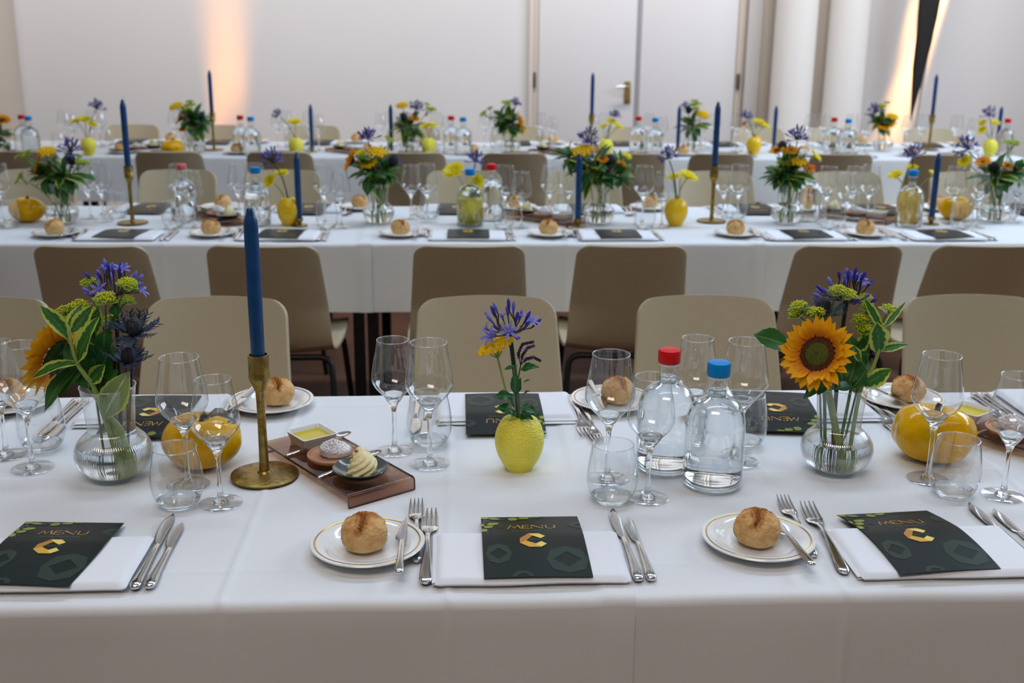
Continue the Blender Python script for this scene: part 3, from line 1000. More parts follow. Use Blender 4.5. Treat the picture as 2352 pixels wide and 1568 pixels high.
BOTTLE_RING = MB().lathe([(0.0150, 0.1855), (0.0172, 0.1860), (0.0172, 0.1897), (0.0150, 0.1900)], 40).mesh('collar', CORK)
CAPS = {'red': bc.mesh('cap', REDCAP, True, (0, 0, 0), 35), 'blue': bc.mesh('cap', BLUECAP, True, (0, 0, 0), 35)}


def bottle_parts(col):
    return [('glass_body', BOTTLE_SHELL), ('water', BOTTLE_WATER), ('thick_base', BOTTLE_BASE), ('cap', CAPS[col]), ('collar', BOTTLE_RING)]


# ribbed flower vase with water
vo = [(0.0, 0.0010), (0.030, 0.0010), (0.0360, 0.003), (0.0470, 0.0115), (0.0555, 0.0225), (0.0595, 0.036), (0.0590, 0.049), (0.0535, 0.061), (0.0450, 0.0705), (0.0385, 0.0770), (0.0362, 0.0820), (0.0368, 0.092), (0.0385, 0.115), (0.0405, 0.137), (0.0425, 0.152)]
VP_ = smooth_profile(vo, 4)


def ribs(n, amp):
    def f(a, r, z):
        k = min(1, max(0, (r - 0.02) / 0.012)) * min(1, max(0, (0.149 - z) / 0.006))
        return r * (1 + amp * k * (abs(math.cos(a * n / 2)) - 0.5))
    return f


NR = 92


def vase_water(level, gap=0.0027, rib=False):
    p = [(0, 0.0075)] + [(max(0.0, r - gap), max(z, 0.0075)) for r, z in VP_ if 0.0075 < z < level and r > gap]
    rl = p[-1][0]
    return MB().lathe(p + [(rl, level), (0, level)], NR * 5 if rib else 56, mod=ribs(NR, 0.006) if rib else None).mesh('water', WATER, angle=50)


VASE_HI = MB().lathe(VP_, NR * 6, mod=ribs(NR, 0.010)).mesh('glass', GLASS_RIB, angle=0)
VASE_RIMM = MB().lathe([(0.0425 + 0.0009 * math.cos(a), 0.152 + 0.001 * math.sin(a)) for a in [2 * PI * k / 6 for k in range(6)]], 56, close=True).mesh('rim', GLASS_RIM, angle=0)
VASE_HW = vase_water(0.056, 0.0024, True)
VASE_BASE = MB().lathe([(0, 0.0016), (0.033, 0.0016), (0.0345, 0.0035), (0.0330, 0.0062), (0, 0.0062)], 48).mesh('thick_base', GLASS, angle=0)
VASE_THIN = MB().lathe(VP_, 48).mesh('glass', GLASS_THIN, angle=0)
VASE_W = vase_water(0.056)

# candlestick, tall and short; taper candle
cb = [(0, 0.0), (0.054, 0.0), (0.0580, 0.0018), (0.0575, 0.0040), (0.052, 0.0056), (0.03, 0.0068), (0.012, 0.0075), (0.0095, 0.011)]


def wob(seed, amt):
    def f(a, r, z):
        return r * (1 + amt * nz(math.cos(a) * 1.6 + seed, math.sin(a) * 1.6, z * 25))
    return f


CSTICK = [('base', MB().lathe(cb + [(0, 0.011)], 64, mod=wob(3, 0.06)).mesh('base', BRASS, angle=50)),
          ('stem', MB().lathe([(0, 0.009), (0.0082, 0.009), (0.0078, 0.03), (0.0070, 0.09), (0.0068, 0.130), (0.0074, 0.150), (0.0088, 0.1535), (0, 0.1535)], 24, mod=wob(8, 0.12)).mesh('stem', BRASS)),
          ('cup', MB().lathe([(0, 0.152), (0.0085, 0.152), (0.0120, 0.160), (0.0160, 0.170), (0.0172, 0.176), (0.0163, 0.178), (0.0168, 0.212), (0.0150, 0.2125), (0.0140, 0.205), (0, 0.205)], 40, mod=wob(5, 0.06)).mesh('cup', BRASS))]
CSHORT = [('base', MB().lathe([(0, 0), (0.030, 0), (0.0315, 0.0015), (0.030, 0.0035), (0.012, 0.0050), (0, 0.006)], 40).mesh('base', BRASS)),
          ('cup', MB().lathe([(0, 0.005), (0.008, 0.005), (0.0085, 0.012), (0.0145, 0.020), (0.0150, 0.030), (0.0135, 0.030), (0.0130, 0.024), (0, 0.024)], 32).mesh('cup', BRASS))]
cn = [(0, 0), (0.0098, 0), (0.0112, 0.008), (0.0116, 0.10), (0.0114, 0.215), (0.0108, 0.226), (0.0080, 0.234), (0.0062, 0.239), (0.0058, 0.2445), (0.0045, 0.2462), (0, 0.2465)]
CANDLE_P = [('body', MB().lathe(cn, 32).mesh('body', CANDLE, angle=50)), ('wick', MB().tube([(0, 0, 0.2455), (0.0005, 0, 0.250), (0.002, 0, 0.254), (0.005, 0.001, 0.256), (0.0058, 0.001, 0.253)], 0.0009, 6).mesh('wick', WICK))]


# lemon vase with a puckered neck
def lemon_mesh(mat, pucker, name='body', s=1.0):
    p = [(0, 0.0), (0.0200, 0.0), (0.0228, 0.0020), (0.0290, 0.012), (0.0368, 0.027), (0.0412, 0.043), (0.0420, 0.054), (0.0405, 0.066), (0.0362, 0.078), (0.0290, 0.0885), (0.0215, 0.0940), (0.0160, 0.0965), (0.0135, 0.0955), (0.0120, 0.085), (0.0120, 0.06), (0, 0.06)]

    def f(a, r, z):
        k = min(1, max(0, (z - 0.066) / 0.024)) if r > 0.015 else 0
        return r * (1 + pucker * k * (0.035 * math.cos(5 * a + 0.6) + 0.03 * math.cos(11 * a)) + 0.012 * nz(math.cos(a) * 2, math.sin(a) * 2, z * 30))
    return MB().lathe(profile_scale(smooth_profile(p, 3), s), 72, mod=f).mesh(name, mat, angle=60)


LEMON_M = lemon_mesh(LEMON, 1.0)
GOLD_M = lemon_mesh(GOLDEN, 0.25, s=1.06)


# squat lidded citrus jar
def citrus_mesh(seed):
    V, F = [], []
    n, m = 72, 40
    for i in range(m + 1):
        th = PI * i / m
        for k in range(n):
            a = 2 * PI * k / n
            lob = 1 + 0.06 * abs(math.cos(3.5 * a + seed)) * math.sin(th) + 0.05 * nz(math.cos(a) * 1.2 + seed, math.sin(a) * 1.2, math.cos(th) * 1.5)
            r = 0.064 * math.sin(th) ** 0.82 * lob if 0 < i < m else 0.0005
            z = 0.045 - 0.0455 * math.cos(th) * (1 + 0.04 * nz(a, th, seed))
            top = max(0, 1 - r / 0.030) if th > PI / 2 else 0
            z -= 0.016 * top ** 1.4
            z += 0.007 * math.cos(a * 2 + seed) * math.sin(th) ** 2 * max(0, -math.cos(th)) ** 0.8 * 1.6
            z = max(0, z)
            V.append((r * math.cos(a), r * math.sin(a), z))
    for i in range(m):
        for k in range(n):
            F.append((i * n + k, i * n + (k + 1) % n, (i + 1) * n + (k + 1) % n, (i + 1) * n + k))
    return MB().add(V, F).mesh('body', CITRUS, angle=0)


CITRUS_M = [citrus_mesh(1.3), citrus_mesh(2.4)]
CSTEM = MB().tube([(0, 0, 0.068), (0.001, 0, 0.078), (0.004, 0, 0.089), (0.008, 0, 0.093)], [0.008, 0.005, 0.0052, 0.0058], 10).mesh('stem', STEMCER)
lf = MB().leaf((0.004, -0.004, 0.086), (0.95, -0.25, 0.10), (0, -0.35, 1), 0.058, 0.021, -0.25, 0.2, 10, 3, serr=0.05, wave=0.10)
lf2 = MB()
lf2.add([Vector(v) + Vector((0, 0, 0.0)) for v in lf.v], lf.f, 0, [lf.uv[i] for i in range(len(lf.v))])
CLEAF = lf2.mesh('leaf', LEAFCER)

# bread plate
pp = [(0, 0.0022), (0.040, 0.0022), (0.0430, 0.0), (0.0455, 0.0002), (0.0500, 0.0042), (0.0620, 0.0094), (0.0760, 0.0128), (0.0812, 0.0140), (0.0826, 0.0156), (0.0816, 0.0168), (0.0780, 0.0166), (0.0690, 0.0150), (0.0600, 0.0128), (0.0545, 0.0084), (0.0500, 0.0058), (0.0440, 0.0050), (0, 0.0050)]
PLATE = [('body', MB().lathe(pp, 72).mesh('body', CHINA, angle=50)), ('gilt_line', MB().lathe([(0.0742, 0.01625), (0.0746, 0.01665), (0.0760, 0.0169), (0.0764, 0.0166)], 72).mesh('gilt_line', GILT))]


# bread roll: a round crust split open on top
def roll_mesh(seed):
    rnd = random.Random(seed)
    n, m = 120, 80
    V, F, UV = [], [], []
    cr = []
    a0 = rnd.uniform(-0.5, 0.2) - PI / 2
    for a, ln in ((a0, 0.95), (a0 + rnd.uniform(1.9, 2.3), 0.9), (a0 - rnd.uniform(1.9, 2.4), 0.9)):
        cr.append((math.cos(a), math.sin(a), ln))
    for i in range(m + 1):
        th = PI * i / m
        for k in range(n):
            a = 2 * PI * k / n
            d = Vector((math.sin(th) * math.cos(a), math.sin(th) * math.sin(a), -math.cos(th)))
            r = 0.0340 * (1 + 0.05 * nz(d.x * 1.5 + seed, d.y * 1.5, d.z * 1.5) + 0.03 * nz(d.x * 4, d.y * 4 + seed, d.z * 4))
            up = max(0, d.z + 0.25)
            g = rim = 0.0
            for (cx, cyy, ln) in cr:
                t_ = PI - th
                qx, qy = t_ * math.cos(a), t_ * math.sin(a)
                along = qx * cx + qy * cyy
                off = qx * -cyy + qy * cx + 0.14 * nz(along * 2.4, seed, 2) + 0.05 * nz(along * 11, seed, 3)
                if along > -0.08:
                    fade = min(1, max(0, (ln * 1.45 - along) * 2.2))
                    w = 0.15 - 0.03 * along
                    g = max(g, max(0, 1 - abs(off) / w) ** 0.6 * fade)
                    rim = max(rim, max(0, 1 - abs(abs(off) - w * 1.5) / 0.13) * fade)
            r *= 1 + 0.07 * rim * (0.7 + 0.6 * nz(d.x * 5, d.y * 5, seed))
            r *= 1 - 0.30 * g
            r *= 1 + (0.022 * nz(d.x * 11, d.y * 11, d.z * 11 + seed) + 0.010 * nz(d.x * 26, d.y * 26, d.z * 26) if d.z > -0.2 else 0)
            p = d * r
            z = p.z * 0.86 + 0.0245
            z = z if z > 0.006 else 0.006 + (z - 0.006) * 0.25
            V.append((p.x, p.y, max(0.0, z - 0.0005)))
            UV.append((min(1, g * 1.2), min(1, rim)))
    for i in range(m):
        for k in range(n):
            F.append((i * n + k, i * n + (k + 1) % n, (i + 1) * n + (k + 1) % n, (i + 1) * n + k))
    return MB().add(V, F, 0, UV).mesh('bread_roll', CRUST, angle=0)


ROLLS = [roll_mesh(s) for s in (3, 11, 19, 27)]


# cutlery: lies along +y, handle end at y = 0
def sect(y, w, t, z, n=12, sq=0.8):
    r = []
    for k in range(n):
        a = 2 * PI * k / n
        ca, sa = math.cos(a), math.sin(a)
        r.append((w * math.copysign(abs(ca) ** sq, ca), y, z + t * math.copysign(abs(sa) ** sq, sa)))
    return r


def fork_mesh(L):
    k = L / 0.205
    mb = MB()
    hs = [(0.0, 0.0030, 0.0015, 0.0042), (0.003, 0.0062, 0.0026, 0.0046), (0.010, 0.0080, 0.0028, 0.0050), (0.03, 0.0074, 0.0026, 0.0062), (0.06, 0.0055, 0.0022, 0.0088), (0.09, 0.0036, 0.0020, 0.0110), (0.115, 0.0030, 0.0020, 0.0108), (0.130, 0.0038, 0.0018, 0.0085), (0.138, 0.0070, 0.0014, 0.0058), (0.146, 0.0112, 0.0011, 0.0036), (0.156, 0.0122, 0.0010, 0.0026), (0.160, 0.0122, 0.0010, 0.0025)]
    mb.loft([sect(y * k, w * k, t, z) for y, w, t, z in hs])
    for j in range(4):
        x = (-1.5 + j) * 0.0066 * k
        tip = (-1.5 + j) * 0.0058 * k
        rr = []
        for y, w, t, z in ((0.158, 0.0024, 0.0010, 0.0025), (0.175, 0.0020, 0.0010, 0.0033), (0.192, 0.0016, 0.0009, 0.0056), (0.205, 0.0006, 0.0005, 0.0088)):
            f = (y - 0.158) / 0.047
            rr.append([(p[0] + x * (1 - f) + tip * f, p[1], p[2]) for p in sect(y * k, w * k, t, z, 8)])
        mb.loft(rr)
    return mb.mesh('fork', STEEL, angle=55)


def knife_parts(L, bl):
    """Solid handle and a broad blade with a curved cutting edge."""
    h = L - bl
    hs = [(0.0, 0.0035, 0.0020, 0.0042), (0.002, 0.0062, 0.0036, 0.0044), (0.008, 0.0080, 0.0044, 0.0046), (0.02, 0.0076, 0.0042, 0.0045), (h * 0.4, 0.0058, 0.0034, 0.0040), (h * 0.75, 0.0044, 0.0030, 0.0036), (h * 0.95, 0.0048, 0.0030, 0.0034), (h, 0.0040, 0.0018, 0.0032)]
    hm = MB().loft([sect(y, w, t, z) for y, w, t, z in hs]).mesh('handle', STEEL, angle=55)
    rings = []
    for t in [i / 12 for i in range(13)]:
        y = h - 0.002 + bl * t
        lo = -0.0045 - 0.0078 * math.sin(PI * min(1, t * 0.70 + 0.12)) * (1 if t > 0 else 0.4)
        hi = 0.0048 + 0.0006 * t
        if t > 0.55:
            q = (t - 0.55) / 0.45
            hi = 0.0052 - 0.0060 * q ** 2.6
            lo = lo + (hi - lo) * (q ** 5.0) * 0.90
        if t < 0.06:
            lo = -0.004
        c, w = (lo + hi) / 2, max(0.0004, (hi - lo) / 2)
        rings.append([(p[0] + c, p[1], p[2]) for p in sect(y, w, 0.0009 - 0.0004 * t, 0.0033, 10, 0.9)])
    bm_ = MB().loft(rings).mesh('blade', BLADE, angle=50)
    return [('handle', hm), ('blade', bm_)]


def mirror_parts(parts):
    out = []
    for n, me in parts:
        m = me.copy()
        m.transform(Matrix.Scale(-1, 4, (1, 0, 0)))
        m.flip_normals()
        out.append((n, m))
    return out


FORK_D, FORK_S = fork_mesh(0.234), fork_mesh(0.208)
KNIFE_D, KNIFE_S = knife_parts(0.240, 0.105), knife_parts(0.205, 0.085)


def butter_knife():
    h = 0.098
    hs = [(0.0, 0.0035, 0.0018, 0.003), (0.002, 0.0058, 0.0030, 0.003), (0.008, 0.0068, 0.0034, 0.003), (0.04, 0.0050, 0.0028, 0.003), (0.08, 0.0040, 0.0024, 0.003), (h, 0.0038, 0.0018, 0.003)]
    hm = MB().loft([sect(y, w, t, z) for y, w, t, z in hs]).mesh('handle', STEEL, angle=55)
    rings = []
    for y, lo, hi in ((h - 0.002, -0.0036, 0.0036), (h + 0.004, -0.0095, 0.004), (h + 0.018, -0.0105, 0.0045), (h + 0.035, -0.0095, 0.005), (h + 0.052, -0.006, 0.0052), (h + 0.066, -0.001, 0.0048), (h + 0.074, 0.0022, 0.0040)):
        rings.append([(p[0] + (lo + hi) / 2, p[1], p[2]) for p in sect(y, (hi - lo) / 2, 0.0007, 0.003, 10, 0.9)])
    return [('handle', hm), ('blade', MB().loft(rings).mesh('blade', BLADE, angle=50))]


KNIFE_B = butter_knife()


def spoon_parts():
    hm = MB().loft([sect(y, w, t, z) for y, w, t, z in ((0, 0.0022, 0.0012, 0.002), (0.002, 0.0036, 0.0018, 0.002), (0.012, 0.0040, 0.0018, 0.0025), (0.05, 0.0026, 0.0014, 0.0045), (0.085, 0.0018, 0.0014, 0.0062), (0.098, 0.0024, 0.0012, 0.0056), (0.104, 0.004, 0.001, 0.0048))]).mesh('handle', STEEL)
    V, F = [], []
    for i in range(9):
        for k in range(20):
            a = 2 * PI * k / 20
            s = i / 8
            V.append((0.0115 * s * math.sin(a), 0.122 + 0.0205 * s * math.cos(a), 0.0012 + 0.0050 * s ** 2.2))
    for i in range(8):
        for k in range(20):
            F.append((i * 20 + k, i * 20 + (k + 1) % 20, (i + 1) * 20 + (k + 1) % 20, (i + 1) * 20 + k))
    return [('handle', hm), ('bowl', MB().add(V, F).mesh('bowl', STEEL, angle=0))]


SPOON = spoon_parts()


# folded napkin: three layers with soft edges
def napkin_parts(seed):
    out = []
    for j, (x0, y0, x1, y1, z0, z1) in enumerate(((-0.1365, 0.006, 0.130, 0.165, 0.0, 0.0040), (-0.1375, 0.006, 0.128, 0.158, 0.0038, 0.0078), (-0.133, -0.001, 0.134, 0.150, 0.0008, 0.0124))):
        nx, ny = 40, 24
        V, F = [], []
        t = (z1 - z0) / 2
        for i in range(nx + 1):
            for k in range(ny + 1):
                u, v = i / nx, k / ny
                x, y = x0 + (x1 - x0) * u, y0 + (y1 - y0) * v
                e = min(u * (x1 - x0), (1 - u) * (x1 - x0), v * (y1 - y0), (1 - v) * (y1 - y0))
                rd = math.sqrt(max(0, 1 - (1 - min(1, e / (t * 0.9))) ** 2))
                wv = 0.0016 * nz(x * 9 + seed, y * 9, j)
                V.append((x + 0.0015 * nz(y * 14, seed, j), y + 0.0022 * nz(x * 12, seed + 3, j), z0 + t + t * rd + wv * (0.4 + 0.6 * j / 2)))
        n = len(V)
        for i in range(nx + 1):
            for k in range(ny + 1):
                x, y, z = V[i * (ny + 1) + k]
                u, v = i / nx, k / ny
                e = min(u * (x1 - x0), (1 - u) * (x1 - x0), v * (y1 - y0), (1 - v) * (y1 - y0))
                rd = math.sqrt(max(0, 1 - (1 - min(1, e / (t * 0.9))) ** 2))
                V.append((x, y, max(0.0003, z - 2 * t * rd)))
        W_ = ny + 1
        for i in range(nx):
            for k in range(ny):
                a = i * W_ + k
                F.append((a, a + W_, a + W_ + 1, a + 1))
                F.append((n + a, n + a + 1, n + a + W_ + 1, n + a + W_))
        out.append(('fold', MB().add(V, F).mesh('fold', NAPKIN, angle=0)))
    return out


NAPK = [napkin_parts(1), napkin_parts(8)]

# menu card -------------------------------------------------------------------
CW, CHt = 0.148, 0.210


def cardpt(u, v, lift=0.0, bow=0.0):
    """u across, v from the upper edge down; the upper edge touches the cloth, the rest lies on the napkin and bows a little."""
    z = 0.0060 + 0.0078 * min(1, max(0, v / 0.40)) + 0.0030 * math.sin(PI * v) + 0.0015 * math.sin(PI * u) * v
    return ((u - 0.5) * CW + bow * math.sin(PI * v), (0.5 - v) * CHt, z + lift)


def card_poly(mb, uv, mi=0, lift=0.0004, bow=0.0, back=False):
    V = [cardpt(u, v, lift, bow) for u, v in uv]
    return mb.add(V, [tuple(range(len(V)))[::-1]], mi)


def card_ellipse(mb, cu, cv, ru, rv, ang=0, n=14, mi=0, lift=0.0004, bow=0.0):
    pts = []
    for k in range(n):
        a = 2 * PI * k / n
        x, y = ru * math.cos(a), rv * math.sin(a)
        pts.append((min(1, max(0, cu + x * math.cos(ang) - y * math.sin(ang))), min(1, max(0, cv + x * math.sin(ang) + y * math.cos(ang)))))
    return card_poly(mb, pts, mi, lift, bow)


def card_stroke(mb, pts, w, mi=0, lift=0.0005, bow=0.0):
    """A pen stroke of width w (in card widths) through card points, mitred."""
    asp = CHt / CW
    P2 = [Vector((u, v * asp)) for u, v in pts]
    Lft, Rgt = [], []
    for i, p in enumerate(P2):
        d = (P2[min(i + 1, len(P2) - 1)] - P2[max(i - 1, 0)]).normalized()
        nn = Vector((-d.y, d.x))
        k = 1.0
        if 0 < i < len(P2) - 1:
            d0 = (P2[i] - P2[i - 1]).normalized()
            k = 1 / max(0.35, nn.dot(Vector((-d0.y, d0.x))))
        Lft.append(p + nn * w / 2 * k)
        Rgt.append(p - nn * w / 2 * k)
    V = []
    for p in Lft + Rgt:
        V.append(cardpt(p.x, p.y / asp, lift, bow))
    n = len(P2)
    return mb.add(V, [(i, i + 1, n + i + 1, n + i) for i in range(n - 1)], mi)


def text_mesh(body, u0, u1, vbase, hgt, mat, name, bow=0.0, shear=0.0):
    cu = bpy.data.curves.new('txt', 'FONT')
    cu.body = body
    cu.size = 1.0
    cu.shear = shear
    cu.resolution_u = 2
    ob = bpy.data.objects.new('txt', cu)
    COL.objects.link(ob)
    dg = bpy.context.evaluated_depsgraph_get()
    me = bpy.data.meshes.new_from_object(ob.evaluated_get(dg))
    bpy.data.objects.remove(ob)
    xs = [v.co.x for v in me.vertices]
    x0, x1 = min(xs), max(xs)
    for v in me.vertices:
        u = u0 + (u1 - u0) * (v.co.x - x0) / (x1 - x0)
        vv = vbase - v.co.y * hgt
        v.co = cardpt(u, vv, 0.0006, bow)
    me.materials.clear()
    me.materials.append(mat)
    me.name = name
    return me


def card_parts(full=True, bow=0.0):
    nu, nv = 10, 24
    V, F = [], []
    for lift in (0.0, -0.0005):
        for i in range(nu + 1):
            for k in range(nv + 1):
                V.append(cardpt(i / nu, k / nv, lift, bow))
    n, w = (nu + 1) * (nv + 1), nv + 1
    for i in range(nu):
        for k in range(nv):
            a = i * w + k
            F.append((a, a + 1, a + w + 1, a + w)[::-1] if False else (a, a + 1, a + w + 1, a + w))
            F.append((n + a, n + a + w, n + a + w + 1, n + a + 1))
    for k in range(nv):
        F.append((k, n + k, n + k + 1, k + 1))
        b = nu * w + k
        F.append((b, b + 1, n + b + 1, n + b))
    for i in range(nu):
        a = i * w
        F.append((a, a + w, n + a + w, n + a))
        b = i * w + nv
        F.append((b, n + b, n + b + w, b + w))
    parts = [('card', MB().add(V, F).mesh('card', CARD, angle=50))]
    # emblem: a folded gold ribbon in the shape of an open octagon
    em = MB()
    card_poly(em, [(0.366, 0.464), (0.454, 0.389), (0.520, 0.400), (0.470, 0.452), (0.426, 0.505), (0.364, 0.540)], 0, bow=bow)
    card_poly(em, [(0.454, 0.389), (0.560, 0.390), (0.619, 0.436), (0.571, 0.469), (0.505, 0.432)], 2, 0.0006, bow=bow)
    card_poly(em, [(0.364, 0.540), (0.426, 0.505), (0.517, 0.552), (0.566, 0.602), (0.451, 0.601)], 1, 0.0007, bow=bow)
    card_poly(em, [(0.507, 0.560), (0.573, 0.517), (0.623, 0.558), (0.566, 0.602)], 2, 0.0008, bow=bow)
    parts.append(('emblem', em.mesh('emblem', [PGOLD1, PGOLD2, PGOLD3], False)))
    lt = MB()
    sw = 0.0115
    for st in ([(0.262, 0.283), (0.293, 0.208), (0.328, 0.268), (0.364, 0.208), (0.395, 0.283)],
               [(0.411, 0.208), (0.411, 0.283)], [(0.406, 0.2085), (0.478, 0.2085)], [(0.411, 0.245), (0.470, 0.245)], [(0.406, 0.2815), (0.478, 0.2815)],
               [(0.500, 0.283), (0.500, 0.208), (0.612, 0.281), (0.612, 0.204)],
               [(0.647, 0.204), (0.647, 0.258), (0.655, 0.273), (0.675, 0.281), (0.706, 0.281), (0.724, 0.274), (0.732, 0.258), (0.732, 0.204)]):
        card_stroke(lt, st, sw, bow=bow)
    parts.append(('lettering', lt.mesh('lettering', PGOLD, False)))
    mot = []
    for o_, h_ in (((0.150, 0.682), 0), ((0.795, 0.772), 0)):
        big = o_[0] > 0.5
        ru, rv = (0.200, 0.182) if big else (0.125, 0.140)
        # ring: octagon with a diamond left open
        di = [(o_[0] + (0.132 if big else 0.088) * math.cos(k * PI / 4), o_[1] + (0.102 if big else 0.080) * math.sin(k * PI / 4)) for k in range(8)]
        di = [(di[k] if k % 2 == 0 else ((di[k - 1][0] + di[(k + 1) % 8][0]) / 2, (di[k - 1][1] + di[(k + 1) % 8][1]) / 2)) for k in range(8)]
        di = [(max(0.0, min(1, a)), b) for a, b in di]
        di = di[:]
        oc8 = [(max(0.0, min(1, o_[0] + ru * 1.0 * c_[0])), o_[1] + rv * c_[1]) for c_ in [(1, 0), (0.74, 0.74), (0, 1), (-0.74, 0.74), (-1, 0), (-0.74, -0.74), (0, -1), (0.74, -0.74)]]
        Vr = [cardpt(u, v, 0.0003, bow) for u, v in oc8 + di]
        ml = MB()
        mot.append(ml)
        ml.add(Vr, [(8 + k, 8 + (k + 1) % 8, (k + 1) % 8, k) for k in range(8)])
    ml = MB()
    mot.append(ml)
    Vr = [cardpt(0.36 + r * math.cos(PI * k / 8 + PI), min(1.0, 0.995 + r * 0.75 * math.sin(PI * k / 8 + PI)), 0.0003, bow) for r in (0.10, 0.055) for k in range(9)]
    ml.add(Vr, [(k, k + 1, 10 + k, 9 + k) for k in range(8)])
    ml = MB()
    mot.append(ml)
    card_poly(ml, [(0.861, 0.187), (0.955, 0.125), (1.0, 0.15), (1.0, 0.18), (0.93, 0.215), (1.0, 0.262), (0.99, 0.285), (0.90, 0.25)], 0, 0.0003, bow)
    for ml in mot:
        parts.append(('motif', ml.mesh('motif', PMOTIF, False)))
    lm, lv = MB(), MB()
    for u, v, ru, rv, an in ((0.035, 0.030, 0.045, 0.026, 0.1), (0.135, 0.050, 0.062, 0.022, 0.15), (0.325, 0.062, 0.050, 0.036, 0.0), (0.440, 0.036, 0.056, 0.026, -0.1), (0.545, 0.016, 0.05, 0.012, 0), (0.118, 0.166, 0.060, 0.028, -0.1), (0.010, 0.190, 0.022, 0.030, 0), (0.070, 0.232, 0.048, 0.030, -0.1), (0.022, 0.305, 0.036, 0.034, 0)):
        card_ellipse(lm, u, v, ru, rv, an, bow=bow, lift=0.0006)
    for u, v, ru, rv, an in ((0.06, 0.10, 0.05, 0.014, 0.9), (0.03, 0.12, 0.05, 0.013, 1.6), (0.22, 0.075, 0.05, 0.008, 0.3), (0.24, 0.045, 0.05, 0.008, -0.3), (0.40, 0.075, 0.04, 0.007, -0.2), (0.60, 0.035, 0.06, 0.006, 0.1), (0.17, 0.245, 0.05, 0.007, 0.25), (0.20, 0.225, 0.04, 0.006, 0.5), (0.07, 0.335, 0.03, 0.008, 1.1), (0.085, 0.30, 0.04, 0.008, 0.7), (0.05, 0.36, 0.025, 0.007, 1.4), (0.10, 0.20, 0.05, 0.008, 0.4), (0.055, 0.165, 0.03, 0.012, 1.2), (0.47, 0.065, 0.02, 0.012, 1.0)):
        card_ellipse(lv, u, v, ru, rv, an, 10, bow=bow, lift=0.0005)
    parts.append(('lemon_print', lm.mesh('lemon_print', PLEMON, False)))
    parts.append(('leaf_print', lv.mesh('leaf_print', PLEAF, False)))
    if full:
        parts.append(('script_line', text_mesh('CH Vrijg & Jade 2026', 0.305, 0.70, 0.338, 0.028, PGREY, 'script_line', bow, 0.35)))
        parts.append(('small_print', text_mesh('NETWORK', 0.459, 0.622, 0.494, 0.024, PGREY, 'small_print', bow)))
    return parts


CARD_A, CARD_B = card_parts(True, 0.0), card_parts(True, 0.006)
CARD_FAR = [p for p in card_parts(False, 0.0) if p[0] in ('card', 'emblem', 'lettering')]
CARD_MINI = [p for p in CARD_FAR if p[0] in ('card', 'emblem')]


# ================================================================== flowers


def to_cam(p):
    return (CAM - Vector(p)).normalized()


def frame(n):
    n = Vector(n).normalized()
    a = Vector((0, 0, 1)) if abs(n.z) < 0.95 else Vector((0, 1, 0))
    u = a.cross(n).normalized()
    return n, u, n.cross(u)


def agapanthus(base, top, R, seed, label, nb=22, nf=7, bend=None, wide=1.0, flr=1.0):
    """Blue umbel: one dark stem, a fan of thin stalks, open six-petalled flowers and closed buds."""
    rnd = random.Random(seed)
    base, top = Vector(base), Vector(top)
    mid = (base + top) / 2 + (Vector(bend) if bend else Vector((0, 0, 0)))
    axis = (top - mid).normalized()
    n, u, v = frame(axis)
    st = MB().tube(curve(base, top, mid, 12), [0.0038] * 12 + [0.0050], 10)
    root = thing('agapanthus', label, 'flower', base, parts=[('stem', st.mesh('stem', STEMD, True, base))])
    stalks = MB()
    N = nb + nf
    for i in range(N):
        isf = i % max(1, (N // max(1, nf))) == 0 and i // max(1, (N // max(1, nf))) < nf
        el = R_(rnd.uniform(2, 24)) if (isf and i % 2) else R_(rnd.choice((6, 24, 42, 60, 76)) + rnd.uniform(-7, 8))
        az = i * 2.39996 + rnd.uniform(-0.2, 0.2)
        d = (u * math.cos(az) * wide + v * math.sin(az)) * math.cos(el) + n * math.sin(el)
        d.normalize()
        L = R * rnd.uniform(0.62, 0.80)
        out = (u * math.cos(az) * wide + v * math.sin(az)).normalized()
        p1 = top + d * L
        ctrl = top + (out * 0.55 + n * 0.08) * L
        stalks.tube(curve(top, p1, ctrl, 4), [0.0013, 0.0011, 0.0010, 0.0010, 0.0013], 5)
        tip = (d * 0.8 + n * 0.45).normalized()
        if isf:
            fl = MB()
            fd = (tip + to_cam(p1) * 0.35).normalized()
            fn, fu, fv = frame(fd)
            for k in range(6):
                a = k * PI / 3 + i
                o = fu * math.cos(a) + fv * math.sin(a)
                fl.leaf(p1 + fd * 0.004, fd * 0.62 + o * 0.8, fd * 0.6 - o * 0.4, 0.0185 * flr, 0.0027 * flr, -0.35, 0.12, 6, 1, belly=0.6)
            fl.tube([p1, p1 + fd * 0.007], [0.0014, 0.0026], 6)
            link('flower', fl.mesh('flower', AGA, True, base), root)
        else:
            bl_ = 0.0205 * rnd.uniform(0.75, 1.15) * flr
            pts = [p1 + tip * bl_ * t for t in (0, 0.2, 0.45, 0.7, 0.9, 1)]
            link('bud', MB().tube(pts, [0.0012, 0.0017, 0.0027, 0.0031, 0.0019, 0.0005], 8).mesh('bud', AGABUD if rnd.random() < 0.5 else AGA, True, base), root)
    so = link('umbel_stalks', stalks.mesh('umbel_stalks', STALK, True, base), root)
    so['kind'] = 'stuff'
    return root


